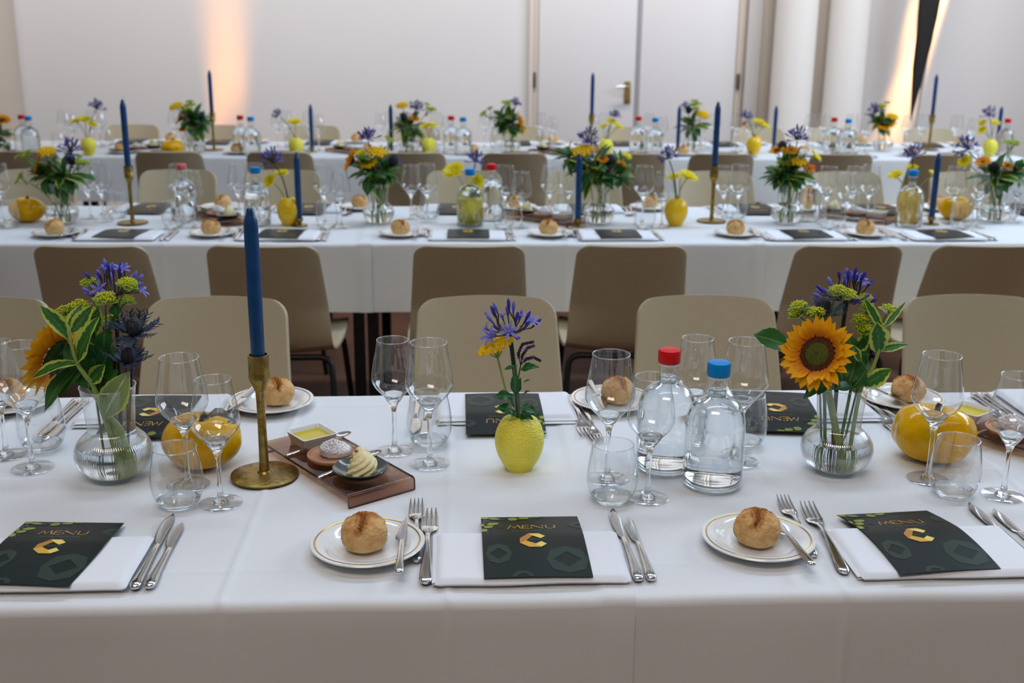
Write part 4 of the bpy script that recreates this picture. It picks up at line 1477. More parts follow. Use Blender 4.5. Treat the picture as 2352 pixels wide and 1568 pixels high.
def sunflower(base, c, nrm, rd, rp, seed, label, bend=(0, 0, 0), n1=28, n2=24, face=1.0, srad=0.0062):
    rnd = random.Random(seed)
    base, c = Vector(base), Vector(c)
    n, u, v = frame(nrm)
    root = thing('sunflower', label, 'flower', base)
    back = c - n * 0.016
    st = MB().tube(curve(base, back, (base + back) / 2 + Vector(bend), 12), [srad] * 11 + [srad * 1.25, srad * 1.7], 12)
    link('stem', st.mesh('stem', STEMP, True, base), root)
    V, F = [], []
    for i in range(11):
        for k in range(36):
            a = 2 * PI * k / 36
            r = rd * 1.02 * i / 10
            h = 0.004 * math.cos(PI * min(1, r / rd) * 0.9) - 0.002 * math.exp(-(r / rd / 0.4) ** 2) + 0.0012 * nz(k * 0.9, i * 1.7, seed)
            V.append(c + (u * math.cos(a) + v * math.sin(a)) * r + n * h)
    F = [(i * 36 + k, i * 36 + (k + 1) % 36, (i + 1) * 36 + (k + 1) % 36, (i + 1) * 36 + k) for i in range(10) for k in range(36)]
    mb = MB()
    mb.add(V, [f for j, f in enumerate(F) if j // 36 < 6], 1)
    o = len(mb.v)
    mb.f += [f for j, f in enumerate(F) if j // 36 >= 6]
    mb.m += [0] * (4 * 36)
    link('disc', mb.mesh('disc', [DISC, DISCG], True, base), root)
    for row, cnt in ((0, n1), (1, n2)):
        for k in range(cnt):
            a = 2 * PI * (k + 0.5 * row) / cnt + rnd.uniform(-0.09, 0.09)
            o = u * math.cos(a) + v * math.sin(a)
            L = (rp - rd) * rnd.uniform(0.86, 1.12) * (1.0 if row == 0 else 0.9)
            lift = (0.10 + 0.24 * row) * face + rnd.uniform(-0.07, 0.10)
            p = MB().leaf(c + o * rd * 0.93 - n * (0.003 - 0.002 * row), o + n * lift, n, L, 0.0068 * rp / 0.062 * rnd.uniform(0.8, 1.15), rnd.uniform(-0.16, 0.20), 0.22, 7, 1, belly=0.42, tip=0.95, wave=0.12)
            link('petal', p.mesh('petal', PETAL, True, base, 0), root)
    for k in range(13):
        a = 2 * PI * k / 13 + rnd.uniform(-0.1, 0.1)
        o = u * math.cos(a) + v * math.sin(a)
        p = MB().leaf(back + o * 0.006, o - n * rnd.uniform(0.1, 0.3), n, rd * rnd.uniform(0.95, 1.35), 0.0085, rnd.uniform(0.1, 0.5), 0.15, 6, 1, tip=0.8)
        link('sepal', p.mesh('sepal', SEPAL, True, base, 0), root)
    cup = MB().loft([[back + (u * math.cos(2 * PI * k / 20) + v * math.sin(2 * PI * k / 20)) * r + n * h for k in range(20)] for r, h in ((0.006, -0.004), (rd * 0.55, 0.003), (rd * 0.95, 0.012))])
    link('flower_base', cup.mesh('flower_base', SEPAL, True, base), root)
    return root


def thistle(base, c, axis, R, seed, label, nbr=15):
    rnd = random.Random(seed)
    base, c = Vector(base), Vector(c)
    n, u, v = frame(axis)
    root = thing('sea_holly', label, 'flower', base)
    link('stem', MB().tube(curve(base, c - n * R * 0.3, (base + c) / 2 + Vector((0, 0, 0.01)), 8), 0.0022, 8).mesh('stem', THIST, True, base), root)
    rings = []
    for t, w in ((-0.32, 0.10), (-0.25, 0.24), (-0.05, 0.34), (0.2, 0.36), (0.45, 0.30), (0.62, 0.19), (0.70, 0.03)):
        rings.append([c + n * (t * R) + (u * math.cos(2 * PI * k / 24) + v * math.sin(2 * PI * k / 24)) * (w * R * (1 + 0.08 * (k % 2))) for k in range(24)])
    link('cone', MB().loft(rings).mesh('cone', THISTC, True, base, 0), root)
    for k in range(nbr):
        a = 2 * PI * k / nbr + rnd.uniform(-0.12, 0.12)
        o = u * math.cos(a) + v * math.sin(a)
        d = (o + n * rnd.uniform(-0.05, 0.45)).normalized()
        L = R * rnd.uniform(1.05, 1.45)
        p0 = c - n * R * 0.28
        mb = MB().leaf(p0, d, n, L, 0.0036, 0.3, 0.2, 6, 1, belly=0.35)
        side = d.cross(n).normalized()
        for j in range(4):
            t = 0.35 + 0.16 * j
            q = p0 + d * L * t + n * 0.25 * L * t * t
            for s in (-1, 1):
                mb.leaf(q, d * 0.8 + side * s * 0.75 + n * 0.3, n, L * 0.32, 0.0017, 0.1, 0.1, 3, 1, belly=0.2)
        link('bract', mb.mesh('bract', THIST, True, base, 0), root)
    return root


def umbel_head(mb, c, axis, R, rnd, mi=0, nb=26):
    n, u, v = frame(axis)
    for k in range(nb):
        r = R * math.sqrt((k + 0.5) / nb)
        a = k * 2.39996
        p = c + (u * math.cos(a) + v * math.sin(a)) * r + n * (R * 0.35 * (1 - (r / R) ** 2) + rnd.uniform(-0.1, 0.12) * R)
        mb.ball(p, R * 0.115, 5, 4, mi)
        for q in (0, 2.1, 4.2):
            mb.leaf(p, n * 0.6 + (u * math.cos(a + q) + v * math.sin(a + q)), n, R * 0.26, R * 0.085, 0, 0, 2, 1, mi)


def bupleurum(base, fork, heads, seed, label, leaves=()):
    """Yellow-green sprig: a forked stem with flat flower heads cupped in rounded bracts."""
    rnd = random.Random(seed)
    base, fork = Vector(base), Vector(fork)
    root = thing('bupleurum_sprig', label, 'flower', base)
    link('stem', MB().tube(curve(base, fork, None, 6), 0.0020, 8).mesh('stem', STEMG, True, base), root)
    for (c, R) in heads:
        c = Vector(c)
        link('stem', MB().tube(curve(fork, c, (fork + c) / 2 + Vector((0, 0, 0.012)), 6), [0.0015] * 5 + [0.0011] * 2, 6).mesh('stem', STEMG, True, base), root)
        ax = ((c - fork).normalized() + Vector((0, -0.25, 0.9))).normalized()
        n, u, v = frame(ax)
        hd = MB()
        umbel_head(hd, c + n * 0.004, ax, R, rnd, 0, 40)
        h = link('flower_head', hd.mesh('flower_head', BUPL, True, base), root)
        for k in range(5):
            a = 2 * PI * k / 5 + rnd.random()
            o = u * math.cos(a) + v * math.sin(a)
            link('bract', MB().leaf(c - n * 0.004, o + n * 0.35, n - o * 0.3, R * 1.5, R * 0.62, -0.1, 0.2, 5, 1, belly=0.5).mesh('bract', BUPLF, True, base, 0), h)
    for (p0, p1, w) in leaves:
        p0, p1 = Vector(p0), Vector(p1)
        d = p1 - p0
        link('leaf', MB().leaf(p0, d, to_cam(p0) + Vector((0, 0, 0.4)), d.length, w, -0.15, 0.2, 8, 2, belly=0.5).mesh('leaf', MINT, True, base, 0), root)
    return root


def leafy_sprig(base, nodes, leaves, mat, label, name='leafy_sprig', stem=STEMP, rad=0.0032, cat='foliage sprig'):
    """nodes: stem path; leaves: (start, tip, half width, curl, normal bias, material)."""
    base = Vector(base)
    root = thing(name, label, cat, base)
    pts = [base] + [Vector(p) for p in nodes]
    path = []
    for i in range(len(pts) - 1):
        p0, p1, p2, p3 = pts[max(i - 1, 0)], pts[i], pts[i + 1], pts[min(i + 2, len(pts) - 1)]
        for k in range(4):
            t = k / 4
            path.append(0.5 * ((2 * p1) + (p2 - p0) * t + (2 * p0 - 5 * p1 + 4 * p2 - p3) * t * t + (3 * p1 - p0 - 3 * p2 + p3) * t ** 3))
    path.append(pts[-1])
    m = len(path)
    link('stem', MB().tube(path, [rad * (1 - 0.5 * i / m) for i in range(m)], 10).mesh('stem', stem, True, base), root)
    for L in leaves:
        p0, p1, w = Vector(L[0]), Vector(L[1]), L[2]
        curl = L[3] if len(L) > 3 else 0.1
        nb = Vector(L[4]) if len(L) > 4 and L[4] else to_cam(p0) * 0.7 + Vector((0, 0, 0.5))
        mt = L[5] if len(L) > 5 else mat
        d = p1 - p0
        nn = (nb - d.normalized() * nb.dot(d.normalized())).normalized()
        dd = (d - nn * curl * d.length * 0.8)
        link('leaf', MB().leaf(p0, dd, nn, d.length * 1.05, w, curl, 0.22, 14, 3, belly=0.42, serr=0.035, wave=0.12).mesh('leaf', mt, True, base, 0), root)
    return root


# ------------------------------------------------------------------ simpler heads for the bouquets further back (unit size, facing +z)


def far_heads():
    H = {}
    rnd = random.Random(5)
    for var in (0, 1):
        mb = MB()
        for i in range(20):
            el, az = R_(rnd.uniform(-5, 80)), i * 2.4
            d = Vector((math.cos(el) * math.cos(az), math.cos(el) * math.sin(az), math.sin(el)))
            p = d * rnd.uniform(0.5, 0.65)
            mb.tube([Vector((0, 0, -0.1)), p * 0.6, p], 0.03, 4, 1)
            tip = (d + Vector((0, 0, 0.4))).normalized()
            if i % 3 == 0:
                n, u, v = frame(tip)
                for k in range(5):
                    o = u * math.cos(k * 1.257) + v * math.sin(k * 1.257)
                    mb.leaf(p, tip * 0.7 + o * 0.7, tip, 0.38, 0.065, -0.3, 0.1, 4, 1)
            else:
                mb.tube([p, p + tip * 0.18, p + tip * 0.34, p + tip * 0.44], [0.025, 0.06, 0.055, 0.01], 6)
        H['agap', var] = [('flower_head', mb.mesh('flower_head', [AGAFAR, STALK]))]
        for kind, pmt, rdisc, npet, wid, dm in (('sun', PETAL, 0.42, 20, 0.15, DISC), ('daisy', DAISYP, 0.16, 24, 0.10, BUPL), ('orange', ORANGEF, 0.2, 16, 0.17, DISCG)):
            pb, db = MB(), MB()
            for row in (0, 1):
                for k in range(npet):
                    a = 2 * PI * (k + row * 0.5) / npet + rnd.uniform(-0.06, 0.06)
                    o = Vector((math.cos(a), math.sin(a), 0))
                    pb.leaf(o * rdisc * 0.85, o + Vector((0, 0, 0.12 + 0.3 * row)), (0, 0, 1), (1 - rdisc * 0.85) * (1 - 0.18 * row), wid, rnd.uniform(-0.2, 0.15), 0.1, 4, 1, belly=0.5)
            db.lathe([(0, 0.10), (rdisc * 0.6, 0.08), (rdisc, 0.0), (rdisc * 0.9, -0.10), (0.12, -0.28), (0, -0.30)], 20)
            H[kind, var] = [('petals', pb.mesh('petals', pmt, angle=0)), ('disc', db.mesh('disc', dm))]
            H[kind, var][0][1]['k'] = 1
        mb = MB()
        for k in range(34):
            r = math.sqrt((k + 0.5) / 34)
            a = k * 2.39996
            mb.ball((r * math.cos(a), r * math.sin(a), 0.28 * (1 - r * r) + rnd.uniform(-0.04, 0.04)), 0.19, 6, 4)
        H['yarrow', var] = [('flower_head', mb.mesh('flower_head', YARROW))]
        mb = MB()
        mb.ball((0, 0, 0.15), 0.36, 12, 8, 1, (1, 1, 1.3))
        for k in range(16):
            a = 2 * PI * k / 16
            o = Vector((math.cos(a), math.sin(a), rnd.uniform(-0.05, 0.5)))
            mb.leaf((0, 0, -0.2), o, (0, 0, 1), 1.0, 0.06, 0.2, 0.2, 4, 1)
            mb.leaf(o * 0.45, o + Vector((0.3, -0.3, 0.2)), (0, 0, 1), 0.4, 0.04, 0.1, 0.1, 3, 1)
        H['thistle', var] = [('flower_head', mb.mesh('flower_head', [THIST, THISTC]))]
        mb = MB()
        for q in range(4):
            c = Vector((rnd.uniform(-0.6, 0.6), rnd.uniform(-0.5, 0.5), rnd.uniform(-0.1, 0.4)))
            umbel_head(mb, c, c + Vector((0, 0, 1)), 0.42, rnd, 0, 12)
            for k in range(4):
                a = k * 1.57 + q
                mb.leaf(c, (math.cos(a), math.sin(a), 0.3), (0, 0, 1), 0.45, 0.2, -0.1, 0.2, 4, 1, 1)
            mb.tube([(0, 0, -1), c], 0.035, 4, 1)
        H['bupl', var] = [('flower_head', mb.mesh('flower_head', [BUPL, BUPLF]))]
        mb = MB()
        for k in range(12):
            a, r = k * 2.4, 0.5 * math.sqrt(k / 12)
            mb.leaf((r * 0.3 * math.cos(a), r * 0.3 * math.sin(a), 0), (math.cos(a), math.sin(a), 0.9), (0, 0, 1), 0.8, 0.35, -0.3, 0.2, 4, 1)
        H['white', var] = [('flower_head', mb.mesh('flower_head', WHITEF))]
        mb = MB()
        for k in range(30):
            a = k * 2.4 + var
            el = R_(rnd.uniform(-35, 80))
            d = Vector((math.cos(el) * math.cos(a), math.cos(el) * math.sin(a), math.sin(el)))
            mb.leaf(d * 0.12 + Vector((0, 0, -0.3)), d, Vector((0, 0, 1)) + d * 0.2, rnd.uniform(0.6, 1.15), rnd.uniform(0.14, 0.26), -0.3, 0.2, 7, 1, 0 if k % 3 else 1, serr=0.05)
        mb.tube([(0, 0, -1.2), (0, 0, 0)], 0.06, 6, 2)
        H['green', var] = [('foliage', mb.mesh('foliage', [DKLEAF, VARIEG, STEMG], angle=0))]
    return H


HEADS = far_heads()
FNAME = {'agap': ('agapanthus', 'blue-violet agapanthus', 'flower'), 'sun': ('sunflower', 'orange sunflower', 'flower'), 'daisy': ('yellow_daisy', 'bright yellow daisy', 'flower'), 'orange': ('orange_blossom', 'small orange blossom', 'flower'),
         'yarrow': ('yarrow', 'golden yarrow head', 'flower'), 'thistle': ('sea_holly', 'dark blue sea holly', 'flower'), 'bupl': ('bupleurum_sprig', 'yellow-green bupleurum sprig', 'flower'), 'white': ('white_blossom', 'white blossom', 'flower'), 'green': ('leafy_sprig', 'dark green leafy sprig', 'foliage sprig')}
STEMOF = {'agap': STEMD, 'thistle': STEMD, 'green': STEMG}
USED = {}


def uniq(label):
    assert label not in USED, label
    USED[label] = 1
    return label


def far_flower(kind, base, c, R, where, adj='', nrm=None, seed=0, group=None, stemr=0.0022):
    nm, txt, cat = FNAME[kind]
    R *= {'green': 1.3, 'bupl': 1.25, 'agap': 0.92}.get(kind, 1.0)
    base, c = Vector(base), Vector(c)
    n = Vector(nrm) if nrm is not None else ((c - base).normalized() + to_cam(c) * 0.35).normalized()
    lab = uniq(((adj + ' ') if adj else '') + txt + ' ' + where)
    root = thing(nm, lab, cat, base, group=group)
    if kind != 'green':
        st = MB().tube(curve(base, c - n * R * 0.2, (base + c) / 2 + Vector((0, 0, 0.15 * (c - base).length)) - Vector((c.x - base.x, c.y - base.y, 0)) * 0.25, 6), stemr, 6)
        link('stem', st.mesh('stem', STEMOF.get(kind, STEMP), True, base), root)
    q = n.to_track_quat('Z', 'Y')
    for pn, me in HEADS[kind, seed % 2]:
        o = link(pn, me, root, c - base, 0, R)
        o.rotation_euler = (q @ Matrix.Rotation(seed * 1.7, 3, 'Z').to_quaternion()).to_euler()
    return root


# ================================================================== front table
def at(x, y, z=0.0):
    return (x, y, TZ + z)


def G(label):
    return uniq(label)


NEARP = {'A': 'left', 'B': 'centre', 'C': 'right'}


def plate(loc, lab, group, rz=0):
    return thing('bread_plate', G(lab), 'plate', loc, rz, group, PLATE)


def roll(loc, lab, group, k, rz):
    return one('bread_roll', G(lab), 'bread roll', ROLLS[k % 4], (loc[0], loc[1], loc[2] + 0.0052), rz, group)


def wine(big, loc, lab, group):
    return thing('wine_glass', G(lab), 'wine glass', loc, random.random() * 6, group, WINE_L if big else WINE_S)


def tumbler(loc, lab, group):
    return thing('water_tumbler', G(lab), 'water glass', loc, random.random() * 6, group, TUMBLER)


def fork(big, loc, rz, lab, group):
    return one('dinner_fork' if big else 'starter_fork', G(lab), 'fork', FORK_D if big else FORK_S, loc, rz, group)


def knife(big, loc, rz, lab, group):
    return thing('dinner_knife' if big else 'starter_knife', G(lab), 'knife', loc, rz, group, KNIFE_D if big else KNIFE_S)


def bknife(loc, rz, lab, group):
    return thing('butter_knife', G(lab), 'knife', loc, rz, group, KNIFE_B)


def napkin(loc, rz, lab, group, k=0):
    return thing('folded_napkin', G(lab), 'napkin', loc, rz, group, NAPK[k % 2])


def menu(loc, rz, lab, group, parts):
    return thing('menu_card', G(lab), 'menu', loc, rz, group, parts)


gF = 'front table '
# --- near side
for k, nx_, mx, mrz, parts in (('A', -0.577, -0.583, R_(-3.4), CARD_B), ('B', 0.100, 0.107, 0.0, CARD_A), ('C', 0.684, 0.666, R_(4.9), CARD_B)):
    w = 'at the %s near-side place, front table' % NEARP[k]
    napkin(at(nx_, 1.361), R_(0.4), 'folded white linen napkin ' + w, gF + 'napkins', 'ABC'.index(k))
    menu(at(mx, 1.467), mrz, 'dark green menu card with gold lettering ' + w, gF + 'menu cards', parts)
for k, (px_, rx), bk in (('B', (-0.132, -0.004), (-0.082, 1.371, 0.0)), ('C', (0.437, -0.004), (0.486, 1.376, 4.4))):
    w = 'at the %s near-side place, front table' % NEARP[k]
    p = at(px_, 1.477)
    plate(p, 'gilt-lined white bread plate ' + w, gF + 'bread plates')
    roll((p[0] + rx, p[1] - 0.004, p[2]), 'crusty split bread roll ' + w, gF + 'bread rolls', 0 if k == 'B' else 1, 0.2 if k == 'B' else -0.15)
    bknife((bk[0], bk[1], TZ + 0.0165), R_(bk[2]), 'small butter knife lying across the plate ' + w, gF + 'butter knives')
for lst, w in (((('D', -0.434, 1.367, 0.9), ('S', -0.4155, 1.369, 0.3)), NEARP['A']), ((('D', 0.2445, 1.369, 0.6), ('S', 0.2625, 1.370, 0.0)), NEARP['B']), ((('D', 0.818, 1.376, 0.6), ('S', 0.842, 1.385, -0.6)), NEARP['C'])):
    for s, x, y, rz in lst:
        knife(s == 'D', at(x, y), R_(rz), '%s steel knife right of the napkin at the %s near-side place, front table' % ('long' if s == 'D' else 'short', w), gF + 'knives')
for lst, w in (((('D', -0.046, 1.369, 0.0), ('S', -0.060, 1.433, 2.0)), NEARP['B']), ((('D', 0.534, 1.380, -4.0), ('S', 0.506, 1.432, -3.6)), NEARP['C'])):
    for s, x, y, rz in lst:
        fork(s == 'D', at(x, y, 0.0 if s == 'D' else 0.0), R_(rz), '%s steel fork left of the napkin at the %s near-side place, front table' % ('long' if s == 'D' else 'short', w), gF + 'forks')
for k, b, s, t in (('A', (-0.443, 1.722), (-0.376, 1.649), (-0.440, 1.643)), ('B', (0.248, 1.731), (0.303, 1.651), (0.243, 1.641)), ('C', (0.789, 1.715), (0.885, 1.644), (0.803, 1.650))):
    w = 'at the %s near-side place, front table' % NEARP[k]
    wine(True, at(*b), 'large empty wine glass ' + w, gF + 'wine glasses')
    wine(False, at(*s), 'smaller empty wine glass ' + w, gF + 'wine glasses')
    tumbler(at(*t), 'empty stemless water tumbler ' + w, gF + 'tumblers')
# --- far side (settings face the other way)
FARP = {'FB': 'behind the bouquet with the side-on sunflower', 'FC': 'behind the lemon vase', 'FD': 'behind the water bottles'}
for k, nx_, mx, my, mrz, pl, rl in (('FB', -0.59, -0.585, 2.035, 0.0, (-0.369, 2.111), 2), ('FC', 0.090, 0.087, 2.035, 0.0, (0.306, 2.105), 3), ('FD', 0.68, 0.618, 2.035, -6.7, (0.895, 2.105), 1)):
    w = FARP[k] + ', front table'
    napkin(at(nx_, 2.158), PI, 'folded white napkin ' + w, gF + 'napkins', len(k))
    menu(at(mx, my), PI + R_(mrz), 'upside-down dark menu card ' + w, gF + 'menu cards', CARD_A)
    plate(at(*pl), 'white bread plate ' + w, gF + 'bread plates')
    roll(at(pl[0] + 0.012, pl[1], 0), 'crusty bread roll ' + w, gF + 'bread rolls', rl, 0.3)
    off = {'FB': (-0.040, 0.095, 171), 'FC': (-0.034, 0.100, 184), 'FD': (-0.058, 0.095, 196)}[k]
    bknife((pl[0] + off[0], pl[1] + off[1], TZ + 0.0165), R_(off[2]), 'butter knife across the plate ' + w, gF + 'butter knives')
    for s, dx, y in (('D', 0.150, 2.150), ('S', 0.168, 2.095)):
        fork(s == 'D', at(nx_ + dx - 0.012, y), PI + R_(2), '%s fork ' % ('long' if s == 'D' else 'short') + w, gF + 'forks')
    for s, dx in (('D', -0.150), ('S', -0.170)):
        knife(s == 'D', at(nx_ + dx, 2.148), PI + R_(-1.5), '%s knife ' % ('long' if s == 'D' else 'short') + w, gF + 'knives')
for k, b, s, t in (('FB', (-0.722, 1.802), (-0.789, 1.863), (-0.736, 1.893)), ('FC', (-0.050, 1.804), (-0.114, 1.867), (-0.053, 1.897)), ('FD', (0.488, 1.801), (0.419, 1.868), (0.516, 1.880))):
    w = FARP[k] + ', front table'
    wine(True, at(*b), 'large wine glass ' + w, gF + 'wine glasses')
    wine(False, at(*s), 'smaller wine glass ' + w, gF + 'wine glasses')
    tumbler(at(*t), 'stemless tumbler ' + w, gF + 'tumblers')
pL = P(25, 935)
plate(pL, 'white bread plate cut by the left edge, front table', gF + 'bread plates')
roll((pL.x - 0.005, pL.y, pL.z), 'bread roll cut by the left edge, front table', gF + 'bread rolls', 0, 1.0)
napkin(at(1.240, 2.158), PI, 'white napkin cut by the right edge, front table', gF + 'napkins')
for s, x in (('D', 1.085), ('S', 1.063)):
    knife(s == 'D', at(x, 2.150), PI, '%s steel knife at the right edge beside the cut-off napkin' % ('long' if s == 'D' else 'short'), gF + 'knives')
# --- centre line
thing('candlestick', G('tall hammered brass candlestick on the front table'), 'candlestick', at(-0.325, 1.757), 0.4, 'tall brass candlesticks', CSTICK)
thing('taper_candle', G('blue taper candle in the front table candlestick'), 'candle', at(-0.325, 1.757, 0.205), 0.3, 'blue taper candles', CANDLE_P)
CIT = [[('body', CITRUS_M[0]), ('stem', CSTEM), ('leaf', CLEAF)], [('body', CITRUS_M[1]), ('stem', CSTEM)]]
thing('citrus_jar', G('amber-yellow ceramic citrus with grey leaf beside the candlestick'), 'ornament', at(-0.437, 1.812), 0.15, 'ceramic citrus ornaments', CIT[0])
thing('citrus_jar', G('amber-yellow ceramic citrus behind the right tumbler, front table'), 'ornament', at(0.833, 1.808), 0.5, 'ceramic citrus ornaments', CIT[1], 1.06)
thing('water_bottle', G('glass water bottle with red cap, front table'), 'bottle', at(0.352, 1.776), 0, 'water bottles', bottle_parts('red'))
thing('water_bottle', G('glass water bottle with blue cap, front table'), 'bottle', at(0.419, 1.703), 0, 'water bottles', bottle_parts('blue'))
thing('lemon_vase', G('lemon-shaped pale yellow ceramic vase, front table'), 'vase', at(0.103, 1.779), 0.3, 'lemon vases', [('body', LEMON_M)])
V1, V2 = Vector(at(-0.573, 1.766)), Vector(at(0.645, 1.761))
VASE_P = [('glass', VASE_HI, [('rim', VASE_RIMM)]), ('water', VASE_HW), ('thick_base', VASE_BASE)]
thing('glass_vase', G('ribbed glass vase at the left end of the front table'), 'vase', V1, 0, 'ribbed glass vases', VASE_P, 1.04)
thing('glass_vase', G('ribbed glass vase with the forward-facing sunflower, front table'), 'vase', V2, 0.05, 'ribbed glass vases', VASE_P)

# --- serving trays
TL, TW = 0.298, 0.124


def tray_parts():
    o, i_ = [], []
    r, h, t = 0.007, 0.0225, 0.0042
    prof_o = [(-TL / 2, 0.0005)] + [(-TL / 2 + r - r * math.cos(a), h - r + r * math.sin(a)) for a in [PI / 2 * k / 5 for k in range(6)]] + [(TL / 2 - r + r * math.sin(a), h - r + r * math.cos(a)) for a in [PI / 2 * k / 5 for k in range(6)]] + [(TL / 2, 0.0005)]
    ri = r - t
    prof_i = [(-TL / 2 + t, 0.0005)] + [(-TL / 2 + r - ri * math.cos(a), h - r + ri * math.sin(a)) for a in [PI / 2 * k / 5 for k in range(6)]] + [(TL / 2 - r + ri * math.sin(a), h - r + ri * math.cos(a)) for a in [PI / 2 * k / 5 for k in range(6)]] + [(TL / 2 - t, 0.0005)]
    mb = MB()
    n = len(prof_o)
    V = []
    for y in (-TW / 2, TW / 2):
        V += [(x, y, z) for x, z in prof_o] + [(x, y, z) for x, z in prof_i]
    F, M = [], []
    for k in range(n - 1):
        F += [(k, k + 1, 2 * n + k + 1, 2 * n + k), (n + k, 3 * n + k, 3 * n + k + 1, n + k + 1)]
        M += [0, 0]
        F += [(k, n + k, n + k + 1, k + 1), (2 * n + k, 2 * n + k + 1, 3 * n + k + 1, 3 * n + k)]
        M += [1, 1]
    F += [(0, 2 * n, 3 * n, n), (n - 1, 2 * n - 1, 4 * n - 1, 3 * n - 1)]
    M += [1, 1]
    mb.v, mb.f, mb.m = V, F, M
    return mb.mesh('serving_tray', [ACRYLIC, ACRYLIC_EDGE], True, angle=40)


TRAY = tray_parts()
sq = []
for hw, z in ((0.0265, 0.0), (0.0285, 0.0006), (0.0335, 0.0185), (0.0342, 0.0192), (0.0318, 0.0196), (0.0308, 0.0185), (0.0265, 0.0045), (0.0, 0.004)):
    ring = []
    for k in range(32):
        a = 2 * PI * (k + 0.5) / 32
        ca, sa = math.cos(a), math.sin(a)
        e = 0.13
        ring.append((max(1e-4, hw) * math.copysign(abs(ca) ** e, ca), max(1e-4, hw) * math.copysign(abs(sa) ** e, sa), z))
    sq.append(ring)
OILDISH = MB().loft(sq, caps=True).mesh('dish', CHINA, angle=35)
OILM = MB().loft([[(p[0] * 0.0293 / 0.0308, p[1] * 0.0293 / 0.0308, z) for p in sq[5]] for z in (0.0120, 0.0126)]).mesh('oil', OIL, angle=30)
COASTER = MB().lathe([(0, 0), (0.040, 0), (0.0440, 0.002), (0.0455, 0.005), (0.0452, 0.0078), (0.0435, 0.0088), (0.0410, 0.0086), (0.0400, 0.0062), (0.0, 0.0060)], 56).mesh('wooden_coaster', WOOD, angle=50)
SALTG = MB().lathe([(0.0, 0.0008), (0.0255, 0.0008), (0.0275, 0.002), (0.0282, 0.0125), (0.0278, 0.0130), (0.0272, 0.0125), (0.0266, 0.0030), (0, 0.0022)], 48).mesh('salt_dish', GLASS_THIN, angle=60)
BDISH = [('body', MB().lathe([(0, 0.0016), (0.026, 0.0016), (0.028, 0.0), (0.030, 0.0002), (0.0385, 0.0050), (0.0440, 0.0100), (0.0456, 0.0125)], 56).mesh('body', SLATE_E, angle=60)),
         ('glaze', MB().lathe([(0.0456, 0.0125), (0.0458, 0.0136), (0.0448, 0.0142), (0.0425, 0.0126), (0.0360, 0.0078), (0.028, 0.0050), (0, 0.0044)], 56).mesh('glaze', SLATE, angle=60))]


def rosette():
    V, F = [], []
    n, m = 84, 44
    for i in range(m + 1):
        t = i / m
        r = 0.0225 * (1 - t) ** 0.62 * (1 + 0.25 * math.sin(PI * t * 0.9)) if t < 1 else 0.0002
        z = 0.041 * t ** 0.9
        cx, cyy = 0.004 * math.sin(t * 4), 0.003 * t * 2
        for k in range(n):
            a = 2 * PI * k / n
            rg = 1 + 0.20 * (1 - t * 0.6) * (abs(math.cos(3.5 * (a - t * 3.4))) - 0.5) + 0.03 * nz(a * 3, t * 6, 2)
            V.append((cx + r * rg * math.cos(a), cyy + r * rg * math.sin(a), z + 0.0015 * nz(a * 2, t * 9, 5)))
    for i in range(m):
        for k in range(n):
            F.append((i * n + k, i * n + (k + 1) % n, (i + 1) * n + (k + 1) % n, (i + 1) * n + k))
    return MB().add(V, F).mesh('butter', BUTTER, angle=0)


ROSE = rosette()
fk, sp_ = MB(), MB()
rnd_ = random.Random(4)
for k in range(9):
    a, t = rnd_.uniform(2.0, 4.2), rnd_.uniform(0.45, 0.95)
    r = 0.0225 * (1 - t) ** 0.62 * 1.18
    c = (0.004 * math.sin(t * 4) + r * math.cos(a), 0.006 * t + r * math.sin(a), 0.041 * t ** 0.9 + 0.001)
    (fk if k < 4 else sp_).ball(c, 0.0026 if k < 4 else 0.0022, 6, 4, 0, (1, 1.2, 0.6))
FLAKES, SPICES = fk.mesh('pepper_flakes', PEPPER), sp_.mesh('spice', SPICE)


def salt_mesh():
    rnd = random.Random(9)
    mb = MB()
    for k in range(1500):
        r = 0.0255 * math.sqrt(rnd.random())
        a = rnd.random() * 6.283
        hmax = 0.007 + 0.013 * (1 - (r / 0.0255) ** 2) + 0.003 * math.cos(a - 2.6)
        z = 0.0035 + hmax * rnd.random() ** 0.4
        s = rnd.uniform(0.0006, 0.0013)
        R = Matrix.Rotation(rnd.random() * 6, 3, Vector((rnd.random() - .5, rnd.random() - .5, rnd.random() - .5)).normalized())
        V = [R @ Vector((x * s, y * s * 0.8, zz * s * 0.7)) + Vector((r * math.cos(a), r * math.sin(a), z)) for zz in (-1, 1) for y in (-1, 1) for x in (-1, 1)]
        mb.add(V, [(0, 2, 3, 1), (4, 5, 7, 6), (0, 1, 5, 4), (2, 6, 7, 3), (0, 4, 6, 2), (1, 3, 7, 5)])
    mb.lathe([(0.0262, 0.003), (0.0255, 0.0075), (0.020, 0.0125), (0.012, 0.0165), (0.0, 0.018)], 40, mod=lambda a, r, z: r * (1 + 0.05 * nz(a * 2, z * 90)))
    return mb.mesh('salt', SALT, False)


SALTM = salt_mesh()


